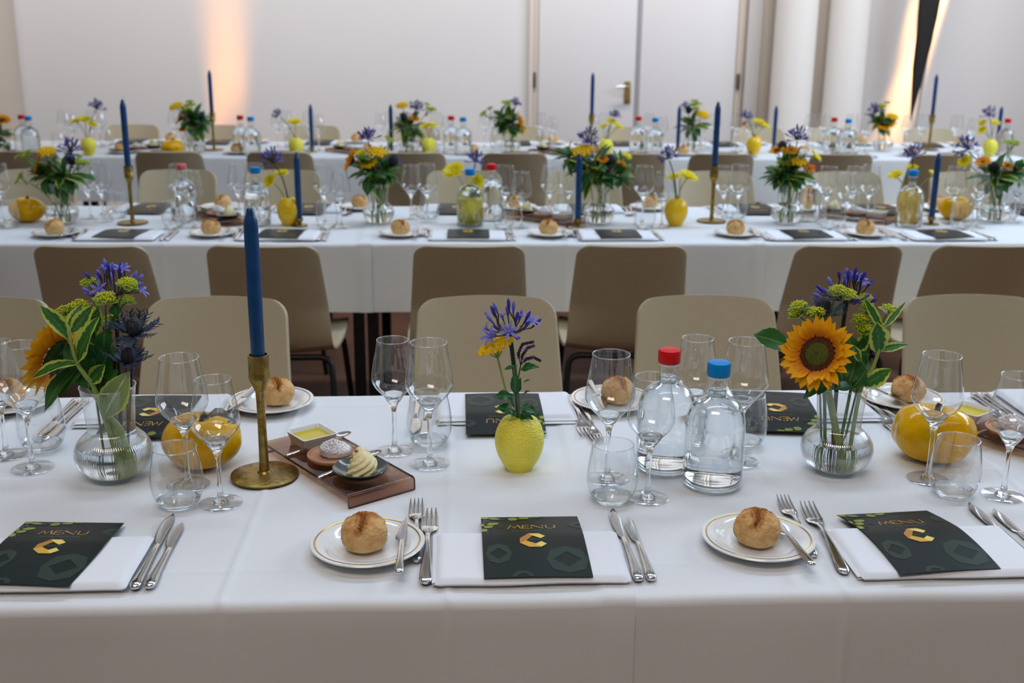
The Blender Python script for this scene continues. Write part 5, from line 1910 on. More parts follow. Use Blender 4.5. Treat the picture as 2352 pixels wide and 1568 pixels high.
def tray_set(c, rz, w, full=True, group='tray sets'):
    """Acrylic tray with its dishes; local x runs from the oil end to the butter end."""
    def L(x, y, z):
        return (c[0] + x * math.cos(rz) - y * math.sin(rz), c[1] + x * math.sin(rz) + y * math.cos(rz), TZ + z)
    h = 0.0226
    one('serving_tray', G('bronze acrylic serving tray ' + w), 'tray', TRAY, (c[0], c[1], TZ), rz, 'acrylic trays')
    thing('oil_dish', G('square white dish of olive oil on the tray ' + w), 'dish', L(-0.090, 0.006, h), rz, 'oil dishes', [('dish', OILDISH), ('oil', OILM)])
    one('wooden_coaster', G('round wooden coaster on the tray ' + w), 'coaster', COASTER, L(-0.004, 0.0, h), rz, 'wooden coasters')
    thing('butter_dish', G('dark grey butter dish on the tray ' + w), 'dish', L(0.086, -0.002, h), rz, 'butter dishes', BDISH)
    thing('butter_rosette', G('piped butter rosette in the dish ' + w), 'butter', L(0.086, -0.002, h + 0.0046), rz + 0.9, 'butter rosettes', [('butter', ROSE), ('pepper_flakes', FLAKES), ('spice', SPICES)])
    one('salt_dish', G('small clear glass salt dish on the coaster ' + w), 'dish', SALTG, L(-0.004, 0.004, h + 0.0062), 0, 'salt dishes')
    s = one('salt', G('coarse white salt heaped in the glass dish ' + w), 'salt', SALTM, L(-0.004, 0.004, h + 0.0062), 0.5, 'salt heaps')
    s['kind'] = 'stuff'


tray_set((-0.209, 1.778), R_(-54.0), 'beside the candlestick, front table')
d2 = P(2215, 962, 0.772)
tray_set((d2.x + 0.0901 * math.cos(R_(-54)) + 0.005, d2.y - 0.0901 * math.sin(R_(54)), 0), R_(-54), 'at the right edge, front table')
for (a, b), w in ((((658, 1043), (788, 996)), 'between oil dish and coaster'), (((732, 1093), (862, 1038)), 'beside the butter dish')):
    p, q = P(*a, 0.777), P(*b, 0.779)
    thing('small_spoon', G('small steel spoon %s on the front table tray' % w), 'spoon', (p.x, p.y, TZ + 0.0226), math.atan2(q.y - p.y, q.x - p.x) - PI / 2, 'small spoons', SPOON)
p = P(2228, 995, 0.777)
thing('small_spoon', G('small steel spoon on the tray at the right edge'), 'spoon', (p.x, p.y, TZ + 0.0226), R_(-66), 'small spoons', SPOON)

# --- left bouquet
y1 = V1.y


def q1(px, py, dy=0.0):
    return Q(px, py, y1 + dy)


w1 = 'in the left bouquet, front table'
sunflower(V1 + Vector((0.020, -0.01, 0.012)), q1(124, 818, -0.01), (-0.86, 0.30, 0.36), 0.030, 0.074, 3, G('side-on orange sunflower ' + w1), (0.035, 0.0, 0.03))
agapanthus(V1 + Vector((0.004, 0.012, 0.012)), q1(263, 678, 0.02), 0.054, 5, G('tall blue-violet agapanthus ' + w1), 24, 4, (0.008, 0.0, 0.0), 1.15, 0.95)
thistle(V1 + Vector((0.015, 0.015, 0.012)), q1(309, 757, 0.0), (0.12, -0.45, 0.9), 0.034, 6, G('upper dark blue sea holly ' + w1))
thistle(V1 + Vector((0.022, 0.0, 0.012)), q1(293, 822, -0.01), (0.3, -0.2, 0.9), 0.030, 16, G('lower dark blue sea holly ' + w1), 13)
hr = 0.0125
bupleurum(V1 + Vector((-0.005, 0.02, 0.012)), q1(245, 780, 0.01), [(q1(205, 652, 0.02), hr), (q1(293, 655, -0.02), hr * 1.1), (q1(243, 688, -0.03), hr * 1.2), (q1(290, 692, 0.02), hr), (q1(255, 738, 0.02), hr)], 2, G('yellow-green bupleurum among the agapanthus ' + w1),
          [(q1(238, 800, -0.01), q1(240, 760, -0.01), 0.014), (q1(235, 850, -0.015), q1(245, 808, -0.015), 0.015), (q1(226, 822, 0), q1(206, 790, 0), 0.013), (q1(262, 700, -0.03), q1(268, 725, -0.035), 0.010)])
bupleurum(V1 + Vector((-0.015, 0.0, 0.012)), q1(205, 800, 0.015), [(q1(181, 706, 0.02), hr * 1.3), (q1(148, 716, 0.02), hr), (q1(163, 730, 0.015), hr), (q1(203, 718, 0.01), hr)], 8, G('yellow-green bupleurum over the sunflower ' + w1))
leafy_sprig(V1 + Vector((0.018, -0.02, 0.010)), [q1(222, 905, -0.025), q1(196, 862, -0.035), q1(176, 832, -0.04), q1(160, 775, -0.04), q1(152, 745, -0.035)], [
    (q1(163, 778, -0.04), q1(92, 700, -0.045), 0.0135, -0.15), (q1(178, 832, -0.04), q1(221, 730, -0.055), 0.0195, -0.12, (-0.7, -0.7, 0.2)), (q1(176, 834, -0.042), q1(70, 862, -0.065), 0.0140, -0.42, (0, -0.4, 1)),
    (q1(163, 765, -0.035), q1(213, 703, -0.02), 0.013, 0.1), (q1(157, 760, -0.03), q1(188, 700, 0.0), 0.012, 0.15), (q1(196, 862, -0.03), q1(150, 790, -0.015), 0.0165, 0.1, None, DKLEAF), (q1(206, 880, -0.03), q1(240, 838, -0.03), 0.014, 0.1),
    (q1(178, 838, -0.03), q1(95, 942, -0.05), 0.0165, -0.3, (-0.2, -0.6, 0.8), DKLEAF), (q1(186, 850, -0.03), q1(128, 905, -0.045), 0.016, -0.3, (0, -0.5, 0.9), DKLEAF), (q1(205, 890, -0.03), q1(187, 840, -0.02), 0.018, 0.1, None, DKLEAF), (q1(226, 905, -0.02), q1(232, 862, -0.01), 0.014, 0.1, None, DKLEAF)], VARIEG, G('variegated green leafy sprig ' + w1), rad=0.0046)
leafy_sprig(V1 + Vector((0.002, 0.006, 0.010)), [q1(236, 900, 0.0), q1(228, 850, 0.005), q1(222, 800, 0.005), q1(215, 760, 0.01)], [
    (q1(230, 860, 0.0), q1(262, 800, -0.01), 0.0150, 0.1), (q1(228, 850, 0.0), q1(196, 790, 0.0), 0.0150, 0.1), (q1(224, 815, 0.0), q1(256, 762, 0.0), 0.0135, 0.1), (q1(220, 790, 0.005), q1(192, 742, 0.0), 0.0140, 0.15, None, VARIEG), (q1(216, 765, 0.01), q1(226, 706, 0.0), 0.0130, 0.1, None, VARIEG),
    (q1(236, 890, 0.0), q1(272, 850, -0.015), 0.0150, 0.15), (q1(234, 895, 0.0), q1(196, 868, -0.02), 0.0150, -0.1), (q1(238, 905, -0.01), q1(284, 880, -0.02), 0.0130, -0.15), (q1(215, 770, 0.01), q1(180, 735, 0.01), 0.0130, 0.1)], DKLEAF, G('dark green leafy sprig in the middle of the left bouquet, front table'), stem=STEMG)
leafy_sprig(V1 + Vector((0.030, -0.012, 0.012)), [V1 + Vector((0.022, -0.022, 0.09)), q1(238, 950, -0.028)], [(q1(237, 958, -0.030), q1(293, 857, -0.026), 0.0235, -0.05, (0.15, -0.9, 0.3))], PALELEAF, G('broad pale wet leaf at the rim ' + w1), rad=0.006)

# --- right bouquet
y2 = V2.y


def q2(px, py, dy=0.0):
    return Q(px, py, y2 + dy)


w2 = 'in the right bouquet, front table'
c_ = q2(1876, 812, -0.045)
sunflower(V2 + Vector((0.012, 0.0, 0.012)), c_, (to_cam(c_) + Vector((-0.50, 0.0, 0.36))).normalized(), 0.031, 0.0665, 4, G('big forward-facing orange sunflower ' + w2), (0.0, 0.02, 0.03), 30, 27, 1.9)
agapanthus(V2 + Vector((0.0, 0.015, 0.012)), q2(1944, 693, 0.03), 0.056, 9, G('tall blue-violet agapanthus ' + w2), 30, 2, (-0.004, 0.01, 0.01), 1.1, 0.95)
thistle(V2 + Vector((-0.012, 0.015, 0.012)), q2(1892, 712, 0.02), (-0.1, -0.1, 1.0), 0.034, 26, G('dark blue sea holly above the sunflower ' + w2), 17)
bupleurum(V2 + Vector((-0.02, 0.01, 0.012)), q2(1880, 780, 0.02), [(q2(1835, 706, 0.02), hr * 1.1), (q2(1828, 722, 0.015), hr * 0.9), (q2(1874, 722, 0.005), hr * 1.2), (q2(1926, 670, -0.02), hr * 1.05), (q2(1948, 678, -0.025), hr)], 12, G('yellow-green bupleurum left of the stem ' + w2))
bupleurum(V2 + Vector((0.015, 0.02, 0.012)), q2(1985, 830, 0.02), [(q2(1988, 688, 0.02), hr * 0.9), (q2(1992, 706, 0.0), hr * 0.8), (q2(2042, 714, 0.01), hr * 1.1), (q2(1978, 735, 0.0), hr * 1.1), (q2(2002, 740, 0.01), hr * 1.1), (q2(1984, 756, -0.01), hr)], 13, G('yellow-green bupleurum right of the stem ' + w2))
leafy_sprig(V2 + Vector((0.018, -0.01, 0.010)), [q2(1975, 900, -0.015), q2(2002, 850, -0.025), q2(2018, 806, -0.03), q2(2028, 760, -0.02), q2(2030, 745, -0.02)], [
    (q2(2018, 808, -0.03), q2(2014, 742, -0.04), 0.0195, -0.1, (0.1, -0.9, 0.3)), (q2(2020, 806, -0.03), q2(2084, 790, -0.02), 0.0085, -0.2), (q2(2027, 760, -0.02), q2(1986, 684, -0.01), 0.0080, -0.1), (q2(2030, 752, -0.02), q2(2078, 696, 0.0), 0.0065, 0.1),
    (q2(1985, 885, -0.02), q2(2046, 848, -0.035), 0.0150, -0.15, (0.2, -0.8, 0.5)), (q2(1975, 830, -0.03), q2(1962, 794, -0.035), 0.007, 0.1), (q2(1998, 856, -0.02), q2(1960, 800, 0.0), 0.011, 0.2, None, DKLEAF)], VARIEG, G('variegated green leafy sprig ' + w2), rad=0.0038)
leafy_sprig(V2 + Vector((-0.018, 0.0, 0.010)), [q2(1890, 880, 0.0), q2(1850, 815, 0.005), q2(1812, 792, 0.01)], [(q2(1815, 795, 0.01), q2(1733, 768, 0.0), 0.0200, -0.12, (0.1, -0.7, 0.6)), (q2(1900, 868, -0.03), q2(1846, 914, -0.05), 0.0100, -0.25), (q2(1905, 872, -0.03), q2(1878, 905, -0.05), 0.0085, -0.3), (q2(1880, 862, -0.03), q2(1832, 882, -0.05), 0.007, -0.3), (q2(1935, 875, -0.02), q2(1925, 815, 0.0), 0.016, 0.15), (q2(1950, 880, -0.02), q2(1968, 820, -0.01), 0.014, 0.2), (q2(1960, 890, -0.02), q2(1990, 850, -0.02), 0.013, 0.1)], DKLEAF, G('dark green leafy sprig behind the sunflower ' + w2), stem=STEMG)

leafy_sprig(V2 + Vector((0.008, 0.016, 0.010)), [q2(1955, 890, 0.01), q2(1965, 830, 0.015), q2(1972, 785, 0.015)], [
    (q2(1958, 860, 0.0), q2(1930, 812, 0.0), 0.0140, 0.1), (q2(1962, 845, 0.005), q2(1996, 812, -0.01), 0.0140, 0.1), (q2(1966, 820, 0.01), q2(1946, 768, 0.0), 0.0125, 0.1), (q2(1968, 805, 0.01), q2(1998, 770, 0.0), 0.0120, 0.1, None, VARIEG),
    (q2(1956, 880, 0.0), q2(2002, 872, -0.02), 0.0130, -0.2), (q2(1955, 885, -0.005), q2(1922, 892, -0.03), 0.0120, -0.25)], DKLEAF, G('dark green leafy sprig right of the sunflower in the right bouquet, front table'), stem=STEMG)

# --- lemon vase flowers
LV = Vector(at(0.103, 1.779))


def ql(px, py, dy=0.0):
    return Q(px, py, LV.y + dy)


w3 = 'in the lemon vase, front table'
agapanthus(LV + Vector((0.0, 0.0, 0.062)), ql(1171, 767, 0), 0.0545, 21, G('blue-violet agapanthus ' + w3), 17, 6, (0.004, 0, 0.0), 1.05, 1.08)
yr = thing('yarrow', G('flat golden yarrow ' + w3), 'flower', LV + Vector((-0.004, 0, 0.062)))
yb_ = LV + Vector((-0.004, 0, 0.062))
yc = ql(1138, 795, -0.01)
yn, yu, yv = frame(Vector((-0.40, -0.02, 0.90)))
hm_ = MB()
for k in range(420):
    r = 0.0325 * math.sqrt((k + 0.5) / 420)
    a = k * 2.39996
    hm_.ball(yc + (yu * math.cos(a) * 1.05 + yv * math.sin(a)) * r + yn * (0.010 * (1 - (r / 0.0325) ** 2) + 0.0022 * nz(k * 1.7, 3)), 0.00165, 5, 4)
link('flower_head', hm_.mesh('flower_head', YARROW, True, yb_), yr)
fkp = ql(1143, 822, -0.008)
link('stem', MB().tube(curve(yb_, fkp, (yb_ + fkp) / 2 + Vector((-0.004, 0, 0.012)), 8), 0.0019, 8).mesh('stem', STEMP, True, yb_), yr)
for k in range(7):
    a = k * 0.9
    tip = yc + (yu * math.cos(a) + yv * math.sin(a)) * 0.020 * (1 if k else 0) - yn * 0.001
    link('branch', MB().tube(curve(fkp, tip, (fkp + tip) / 2 - yn * 0.002, 4), [0.0014] * 4 + [0.001], 6).mesh('branch', STEMP, True, yb_), yr)
vb = LV + Vector((0.004, 0, 0.062))
vr = thing('veronica_spikes', G('dark purple veronica spikes with mint-green leaves ' + w3), 'flower', vb)
vt = ql(1196, 838, -0.012)
link('stem', MB().tube([vb, ql(1190, 935, -0.012), ql(1186, 890, -0.014), ql(1196, 838, -0.012)], [0.0020, 0.0019, 0.0016, 0.0013], 8).mesh('stem', STEMG, True, vb), vr)
for sp, rr in (((vt, ql(1190, 812, -0.012), ql(1200, 790, -0.01), ql(1228, 784, -0.01)), 0.0036), ((vt, ql(1200, 815, -0.02), ql(1212, 798, -0.02), ql(1228, 793, -0.02)), 0.0036), ((vt, ql(1208, 824, -0.02), ql(1225, 820, -0.02), ql(1243, 829, -0.02)), 0.0034)):
    pts = []
    for i in range(3):
        for k in range(7):
            pts.append(sp[i].lerp(sp[i + 1], k / 7))
    mb = MB().tube(pts, 0.0010, 5)
    for i, pnt in enumerate(pts[5:]):
        for k in range(5):
            a = k * 1.257 + i * 0.6
            d = Vector((math.cos(a) * 0.8, -0.3, math.sin(a)))
            f_ = rr * (1 - 0.45 * i / len(pts))
            mb.ball(pnt + d * f_ * 0.7, 0.0011, 5, 4)
            if i % 3 == 0:
                mb.tube([pnt + d * f_, pnt + d * f_ * 1.9], [0.0003, 0.0001], 3)
    link('flower_spike', mb.mesh('flower_spike', VERON, True, vb), vr)
for a, b, wd, cu in (((1196, 848), (1232, 838), 0.0085, -0.3), ((1188, 840), (1160, 846), 0.004, -0.2), ((1184, 905), (1183, 855), 0.0085, 0.1), ((1178, 912), (1142, 905), 0.0115, -0.4), ((1190, 900), (1198, 868), 0.0055, 0.1), ((1183, 950), (1150, 930), 0.0120, -0.35), ((1195, 930), (1236, 948), 0.0085, -0.25), ((1196, 948), (1234, 945), 0.0095, -0.3), ((1186, 952), (1176, 955), 0.006, 0.2), ((1192, 955), (1222, 958), 0.0085, -0.3), ((1200, 905), (1216, 898), 0.004, 0), ((1201, 878), (1217, 872), 0.003, 0), ((1180, 935), (1170, 912), 0.006, 0.1), ((1186, 870), (1178, 838), 0.0045, 0.1)):
    p0, p1 = ql(a[0], a[1], -0.014), ql(b[0], b[1], -0.026)
    d = p1 - p0
    nn = to_cam(p0) * 0.6 + Vector((0, 0, 0.7))
    link('leaf', MB().leaf(p0, d - nn * cu * d.length * 0.5, nn, d.length * 1.1, wd, cu, 0.2, 10, 3, belly=0.4, serr=0.04, wave=0.15).mesh('leaf', MINT, True, vb, 0), vr)

# ================================================================== middle table
wT2 = 'middle table'


def lineup(i):
    return ORD[i]


g2 = 'middle table '
y0_, y1_ = T[2]
N2 = [  # plate, fork, menu, knife, tumbler, large, small (picture columns read off for each near-side place)
    (128, 178, 282, 386, 400, 418, 448), (487, 545, 648, 742, 752, 748, 784), (922, 985, 1076, 1172, 1156, 1160, 1197), (1262, 1326, 1418, 1508, 1480, 1475, 1520), (1692, 1750, 1848, 1945, 1906, 1893, 1938), (1990, 2062, 2165, 2262, 2206, 2183, 2240)]
for i, (pl, fk_, mn, kn, tu, bg, sm) in enumerate(N2):
    w = '%s near-side place from left, middle table' % ORD[i]
    x = lambda px, y: Q(px, 525, y).x
    yy = y0_ + 0.142
    pp_ = (x(pl, yy), yy, TZ)
    plate(pp_, 'white bread plate, ' + w, g2 + 'bread plates')
    roll((pp_[0] - 0.004, pp_[1], TZ), 'bread roll, ' + w, g2 + 'bread rolls', i, i * 1.3)
    bknife((pp_[0] + 0.05, y0_ + 0.04, TZ + 0.0165), R_(3 - 2 * i), 'butter knife on the plate, ' + w, g2 + 'butter knives')
    mx = x(mn, y0_ + 0.13)
    tl = (i - 2.4) * R_(2.2)
    napkin(at(mx - 0.004, y0_ + 0.035), 0, 'folded white napkin, ' + w, g2 + 'napkins', i)
    menu(at(mx, y0_ + 0.140), tl, 'dark menu card, ' + w, g2 + 'menu cards', CARD_FAR)
    fx = x(fk_, y0_ + 0.12)
    for s, dx, dy in (('D', 0.008, 0.042), ('S', -0.010, 0.100)):
        fork(s == 'D', at(fx + dx, y0_ + dy), R_(1.5), '%s fork, ' % ('long' if s == 'D' else 'short') + w, g2 + 'forks')
    kx = x(kn, y0_ + 0.12)
    for s, dx in (('D', -0.008), ('S', 0.011)):
        knife(s == 'D', at(kx + dx, y0_ + 0.042), R_(0.8), '%s knife, ' % ('long' if s == 'D' else 'short') + w, g2 + 'knives')
    wine(True, at(x(bg, y0_ + 0.396), y0_ + 0.396), 'large wine glass, ' + w, g2 + 'wine glasses')
    wine(False, at(x(sm, y0_ + 0.316), y0_ + 0.316), 'smaller wine glass, ' + w, g2 + 'wine glasses')
    tumbler(at(x(tu, y0_ + 0.300), y0_ + 0.300), 'water tumbler, ' + w, g2 + 'tumblers')
F2 = [  # menu, plate, small, large, tumbler
    (350, 515, 208, 238, 270), (710, 828, 550, 590, 598), (1048, 1185, 945, 982, 987), (1352, 1490, 1262, 1305, 1302), (1732, 1850, 1660, 1694, 1692), (2020, 2145, 1955, 1992, 1985), (2352, 2480, 2248, 2330, 2318)]
for i, (mn, pl, sm, bg, tu) in enumerate(F2):
    w = '%s far-side place from left, middle table' % ORD[i]
    x = lambda px, y: Q(px, 490, y).x
    mx = x(mn, y1_ - 0.13)
    napkin(at(mx, y1_ - 0.030), PI, 'folded white napkin, ' + w, g2 + 'napkins', i)
    menu(at(mx, y1_ - 0.140), PI + R_((i - 3) * 2.0), 'dark menu card, ' + w, g2 + 'menu cards', CARD_FAR)
    if pl < 2400:
        pp_ = (x(pl, y1_ - 0.082), y1_ - 0.082 - 0.015, TZ)
        plate(pp_, 'white bread plate, ' + w, g2 + 'bread plates')
        roll((pp_[0], pp_[1], TZ), 'bread roll, ' + w, g2 + 'bread rolls', i + 1, i)
        for s, dx in (('D', 0.150), ('S', 0.168)):
            fork(s == 'D', at(mx + dx, y1_ - 0.04), PI, '%s fork, ' % ('long' if s == 'D' else 'short') + w, g2 + 'forks')
    for s, dx in (('D', -0.150), ('S', -0.170)):
        knife(s == 'D', at(mx + dx, y1_ - 0.04), PI, '%s knife, ' % ('long' if s == 'D' else 'short') + w, g2 + 'knives')
    wine(False, at(x(sm, y1_ - 0.318), y1_ - 0.318), 'smaller wine glass, ' + w, g2 + 'wine glasses')
    wine(True, at(x(bg, y1_ - 0.384), y1_ - 0.384), 'large wine glass, ' + w, g2 + 'wine glasses')
    tumbler(at(x(tu, y1_ - 0.300), y1_ - 0.300), 'water tumbler, ' + w, g2 + 'tumblers')
pE = P(8, 512)
wine(True, (pE.x, pE.y, TZ), 'large wine glass cut by the left edge, middle table', g2 + 'wine glasses')
pE = P(20, 522)
tumbler((pE.x, pE.y, TZ), 'water tumbler cut by the left edge, middle table', g2 + 'tumblers')

VASE_F = [('glass', VASE_THIN), ('water', VASE_W)]


def bouquet(vx, vy, row, i, flowers, s_px, name):
    """A glass vase with water and its flowers: (kind, column, row, radius in px, adjective[, normal])."""
    base = P(vx, vy)
    thing('glass_vase', G('clear glass vase holding the %s bouquet from left, %s table' % (ORD[i], TN[row])), 'vase', base, i, '%s table vases' % TN[row], VASE_F)
    for k, f in enumerate(flowers):
        kind, px, py, rp = f[:4]
        adj = f[4] if len(f) > 4 else ''
        nr = f[5] if len(f) > 5 else None
        a = k * 2.4
        c = Q(px, py, base.y + 0.025 * math.sin(a * 1.3) - (0.02 if kind in ('sun', 'yarrow', 'orange', 'daisy') else 0))
        b = base + Vector((0.018 * math.cos(a), 0.018 * math.sin(a), 0.012))
        far_flower(kind, b, c, rp / s_px, 'in the %s bouquet from left, %s table' % (ORD[i], TN[row]), adj, nr, k + i)


LFT = (-0.85, -0.2, 0.35)
BQ2 = [(145, 513, [('green', 140, 388, 52), ('green', 105, 392, 38, 'outer'), ('agap', 160, 345, 34), ('sun', 88, 380, 30, '', LFT), ('yarrow', 108, 348, 20), ('bupl', 55, 360, 18, 'upper'), ('bupl', 48, 410, 16, 'lower'), ('bupl', 185, 372, 20, 'inner'), ('thistle', 165, 372, 26)]),
       (870, 513, [('green', 850, 380, 48), ('green', 885, 385, 36, 'outer'), ('agap', 845, 318, 34), ('sun', 805, 368, 34, '', LFT), ('yarrow', 866, 350, 22, 'upper'), ('yarrow', 846, 376, 20, 'lower'), ('thistle', 903, 372, 32), ('bupl', 885, 392, 20, 'lower'), ('bupl', 893, 325, 14, 'upper'), ('daisy', 830, 352, 16)]),
       (1375, 513, [('green', 1365, 372, 50), ('green', 1420, 390, 40, 'outer'), ('green', 1305, 352, 34, 'side'), ('agap', 1352, 325, 38), ('yarrow', 1336, 347, 24), ('thistle', 1402, 375, 36), ('orange', 1384, 366, 16, 'central'), ('orange', 1428, 376, 14, 'outer'), ('bupl', 1372, 392, 24), ('daisy', 1440, 358, 14), ('white', 1357, 370, 12)]),
       (1805, 513, [('green', 1812, 385, 46), ('green', 1790, 395, 36, 'outer'), ('agap', 1832, 318, 36), ('thistle', 1797, 340, 30), ('orange', 1816, 345, 20, 'central'), ('sun', 1785, 345, 20), ('white', 1846, 352, 16), ('daisy', 1872, 358, 22, '', (0.6, -0.3, 0.6)), ('orange', 1858, 388, 16, 'outer'), ('bupl', 1795, 380, 22), ('yarrow', 1836, 372, 20)]),
       (2283, 508, [('green', 2285, 392, 48), ('green', 2335, 385, 38, 'outer'), ('agap', 2222, 342, 38), ('daisy', 2216, 370, 20, '', (-0.6, -0.4, 0.6)), ('orange', 2258, 372, 22, 'left'), ('thistle', 2282, 388, 32), ('orange', 2312, 381, 18, 'outer'), ('white', 2243, 350, 14), ('bupl', 2318, 332, 22)])]
for i, (vx, vy, fl) in enumerate(BQ2):
    bouquet(vx, vy, 2, i, fl, 620, '')


def lemon_set(px, py, row, mat, i, fl, s_px):
    b = P(px, py)
    cname = 'deep yellow' if mat is GOLD_M else 'pale lemon-yellow'
    thing('lemon_vase', G('%s lemon-shaped vase, %s from left, %s table' % (cname, ORD[i], TN[row])), 'vase', b, i * 1.1, '%s table lemon vases' % TN[row], [('body', mat)])
    for k, f in enumerate(fl):
        kind, fx, fy, rp = f[:4]
        c = Q(fx, fy, b.y + 0.012 * math.sin(k * 2.0))
        far_flower(kind, b + Vector((0.004 * math.cos(k * 2), 0.004 * math.sin(k * 2), 0.066)), c, rp / s_px, 'in the %s lemon vase from left, %s table' % (ORD[i], TN[row]), f[4] if len(f) > 4 else '', f[5] if len(f) > 5 else None, k + i)


LM2 = [(665, 516, GOLD_M, [('agap', 628, 372, 38, '', (-0.4, 0, 0.8)), ('daisy', 646, 398, 20, 'upper'), ('daisy', 620, 415, 20, 'lower', (-0.5, -0.6, 0.4))]),
       (1080, 512, LEMON_M, [('agap', 1092, 370, 30), ('daisy', 1042, 392, 30, 'left', (-0.35, -0.5, 0.8)), ('daisy', 1092, 418, 24, 'right', (0.3, -0.8, 0.3))]),
       (1551, 517, GOLD_M, [('agap', 1536, 362, 32), ('daisy', 1546, 406, 20, 'left'), ('daisy', 1580, 405, 28, 'right', (0.3, -0.3, 0.9))]),
       (2085, 505, GOLD_M, [('agap', 2096, 356, 34), ('daisy', 2094, 385, 18, 'upper'), ('daisy', 2057, 402, 22, 'left', (-0.4, -0.3, 0.9)), ('daisy', 2146, 400, 18, 'right', (0.3, -0.3, 0.9))])]
for i, (px, py, mt, fl) in enumerate(LM2):
    lemon_set(px, py, 2, mt, i, fl, 615)
for i, (px, py) in enumerate(((66, 508), (2192, 503))):
    b = P(px, py)
    thing('citrus_jar', G('amber-yellow ceramic citrus at the %s end of the middle table' % ('left', 'right')[i]), 'ornament', b, 0.4 + i, 'ceramic citrus ornaments', CIT[1])
for i, (col, px, py) in enumerate((('red', 425, 505), ('blue', 593, 515), ('blue', 1080, 519), ('red', 1128, 503), ('red', 1852, 505), ('blue', 2085, 519))):
    b = P(px, py)
    nth = {0: 'leftmost', 1: 'leftmost', 2: 'central', 3: 'central', 4: 'right-hand', 5: 'right-hand'}[i]
    thing('water_bottle', G('%s %s-capped water bottle, middle table' % (nth, col)), 'bottle', b, 0, 'water bottles', bottle_parts(col))
for i, (px, py, tall) in enumerate(((305, 512, 1), (688, 518, 0), (1327, 520, 0), (1634, 508, 1), (2138, 515, 0))):
    b = P(px, py)
    if tall:
        thing('candlestick', G('tall brass candlestick, %s candle from left, middle table' % ORD[i]), 'candlestick', b, i, 'tall brass candlesticks', CSTICK)
    else:
        thing('candle_holder', G('low brass candle holder, %s candle from left, middle table' % ORD[i]), 'candlestick', b, i, 'low brass candle holders', CSHORT)
    thing('taper_candle', G('blue taper candle, %s from left, middle table' % ORD[i]), 'candle', (b.x, b.y, TZ + (0.205 if tall else 0.024)), i, 'blue taper candles', CANDLE_P)
for i, (px, py, rz) in enumerate(((505, 506, -54), (1250, 507, 140), (1962, 503, 140))):
    b = P(px, py)
    tray_set((b.x, b.y), R_(rz), '%s from left, middle table' % ORD[i])

# ================================================================== back table
g3 = 'back table '
y0_, y1_ = T[3]
for i, px in enumerate((50, 378, 643, 944, 1185, 1460, 1666, 1941, 2190)):
    w = '%s near-side place from left, back table' % ORD[i]
    cx = Q(px, 357, y0_ + 0.13).x
    plate(at(cx - 0.24, y0_ + 0.142), 'white bread plate, ' + w, g3 + 'bread plates')
    roll(at(cx - 0.244, y0_ + 0.142), 'bread roll, ' + w, g3 + 'bread rolls', i, i)
    napkin(at(cx, y0_ + 0.035), 0, 'folded white napkin, ' + w, g3 + 'napkins', i)
    menu(at(cx, y0_ + 0.14), R_(random.uniform(-5, 5)), 'dark menu card, ' + w, g3 + 'menu cards', CARD_MINI)
    for s, dx in (('D', 0.140), ('S', 0.160)):
        knife(s == 'D', at(cx + dx, y0_ + 0.042), 0, '%s knife, ' % ('long' if s == 'D' else 'short') + w, g3 + 'knives')
    j = random.uniform(-0.03, 0.03)
    wine(True, at(cx + 0.14 + j, y0_ + 0.396), 'large wine glass, ' + w, g3 + 'wine glasses')
    wine(False, at(cx + 0.205 + j, y0_ + 0.316), 'smaller wine glass, ' + w, g3 + 'wine glasses')
    tumbler(at(cx + 0.13 + j, y0_ + 0.30), 'water tumbler, ' + w, g3 + 'tumblers')
for i, px in enumerate((306, 505, 735, 965, 1190, 1420, 1660, 1908, 2130)):
    w = '%s far-side place from left, back table' % ORD[i]
    cx = Q(px, 330, y1_ - 0.13).x
    plate(at(cx + 0.22, y1_ - 0.085), 'white bread plate, ' + w, g3 + 'bread plates')
    roll(at(cx + 0.22, y1_ - 0.085), 'bread roll, ' + w, g3 + 'bread rolls', i + 2, i)
    napkin(at(cx, y1_ - 0.03), PI, 'folded white napkin, ' + w, g3 + 'napkins', i)
    menu(at(cx, y1_ - 0.14), PI + R_(random.uniform(-5, 5)), 'dark menu card, ' + w, g3 + 'menu cards', CARD_MINI)
    j = random.uniform(-0.03, 0.03)
    wine(True, at(cx - 0.135 + j, y1_ - 0.384), 'large wine glass, ' + w, g3 + 'wine glasses')
    wine(False, at(cx - 0.20 + j, y1_ - 0.318), 'smaller wine glass, ' + w, g3 + 'wine glasses')
    tumbler(at(cx - 0.13 + j, y1_ - 0.29), 'water tumbler, ' + w, g3 + 'tumblers')
RGT = (0.85, -0.25, 0.3)
BQ3 = [(2, 350, [('sun', 2, 276, 24), ('green', -8, 300, 26)]),
       (447, 350, [('green', 442, 268, 34), ('green', 455, 278, 26, 'outer'), ('sun', 412, 272, 20, 'upper', LFT), ('yarrow', 405, 244, 15), ('orange', 420, 297, 12), ('bupl', 440, 245, 20), ('thistle', 463, 268, 18)]),
       (941, 350, [('green', 940, 280, 32), ('agap', 955, 248, 24), ('yarrow', 924, 242, 14), ('thistle', 928, 272, 24), ('orange', 953, 273, 14), ('bupl', 985, 250, 16)]),
       (1172, 350, [('green', 1168, 278, 32), ('green', 1150, 262, 22, 'outer'), ('agap', 1184, 240, 20), ('sun', 1196, 285, 26, '', RGT), ('bupl', 1120, 260, 16, 'outer'), ('bupl', 1160, 238, 16, 'upper')]),
       (1587, 347, [('green', 1588, 280, 32), ('thistle', 1582, 255, 20), ('bupl', 1602, 243, 20), ('yarrow', 1614, 264, 16), ('orange', 1616, 291, 13), ('agap', 1575, 246, 16)]),
       (2027, 347, [('green', 2020, 275, 26), ('agap', 2010, 258, 26), ('bupl', 2032, 246, 18), ('sun', 2033, 284, 29), ('yarrow', 2050, 268, 14)])]
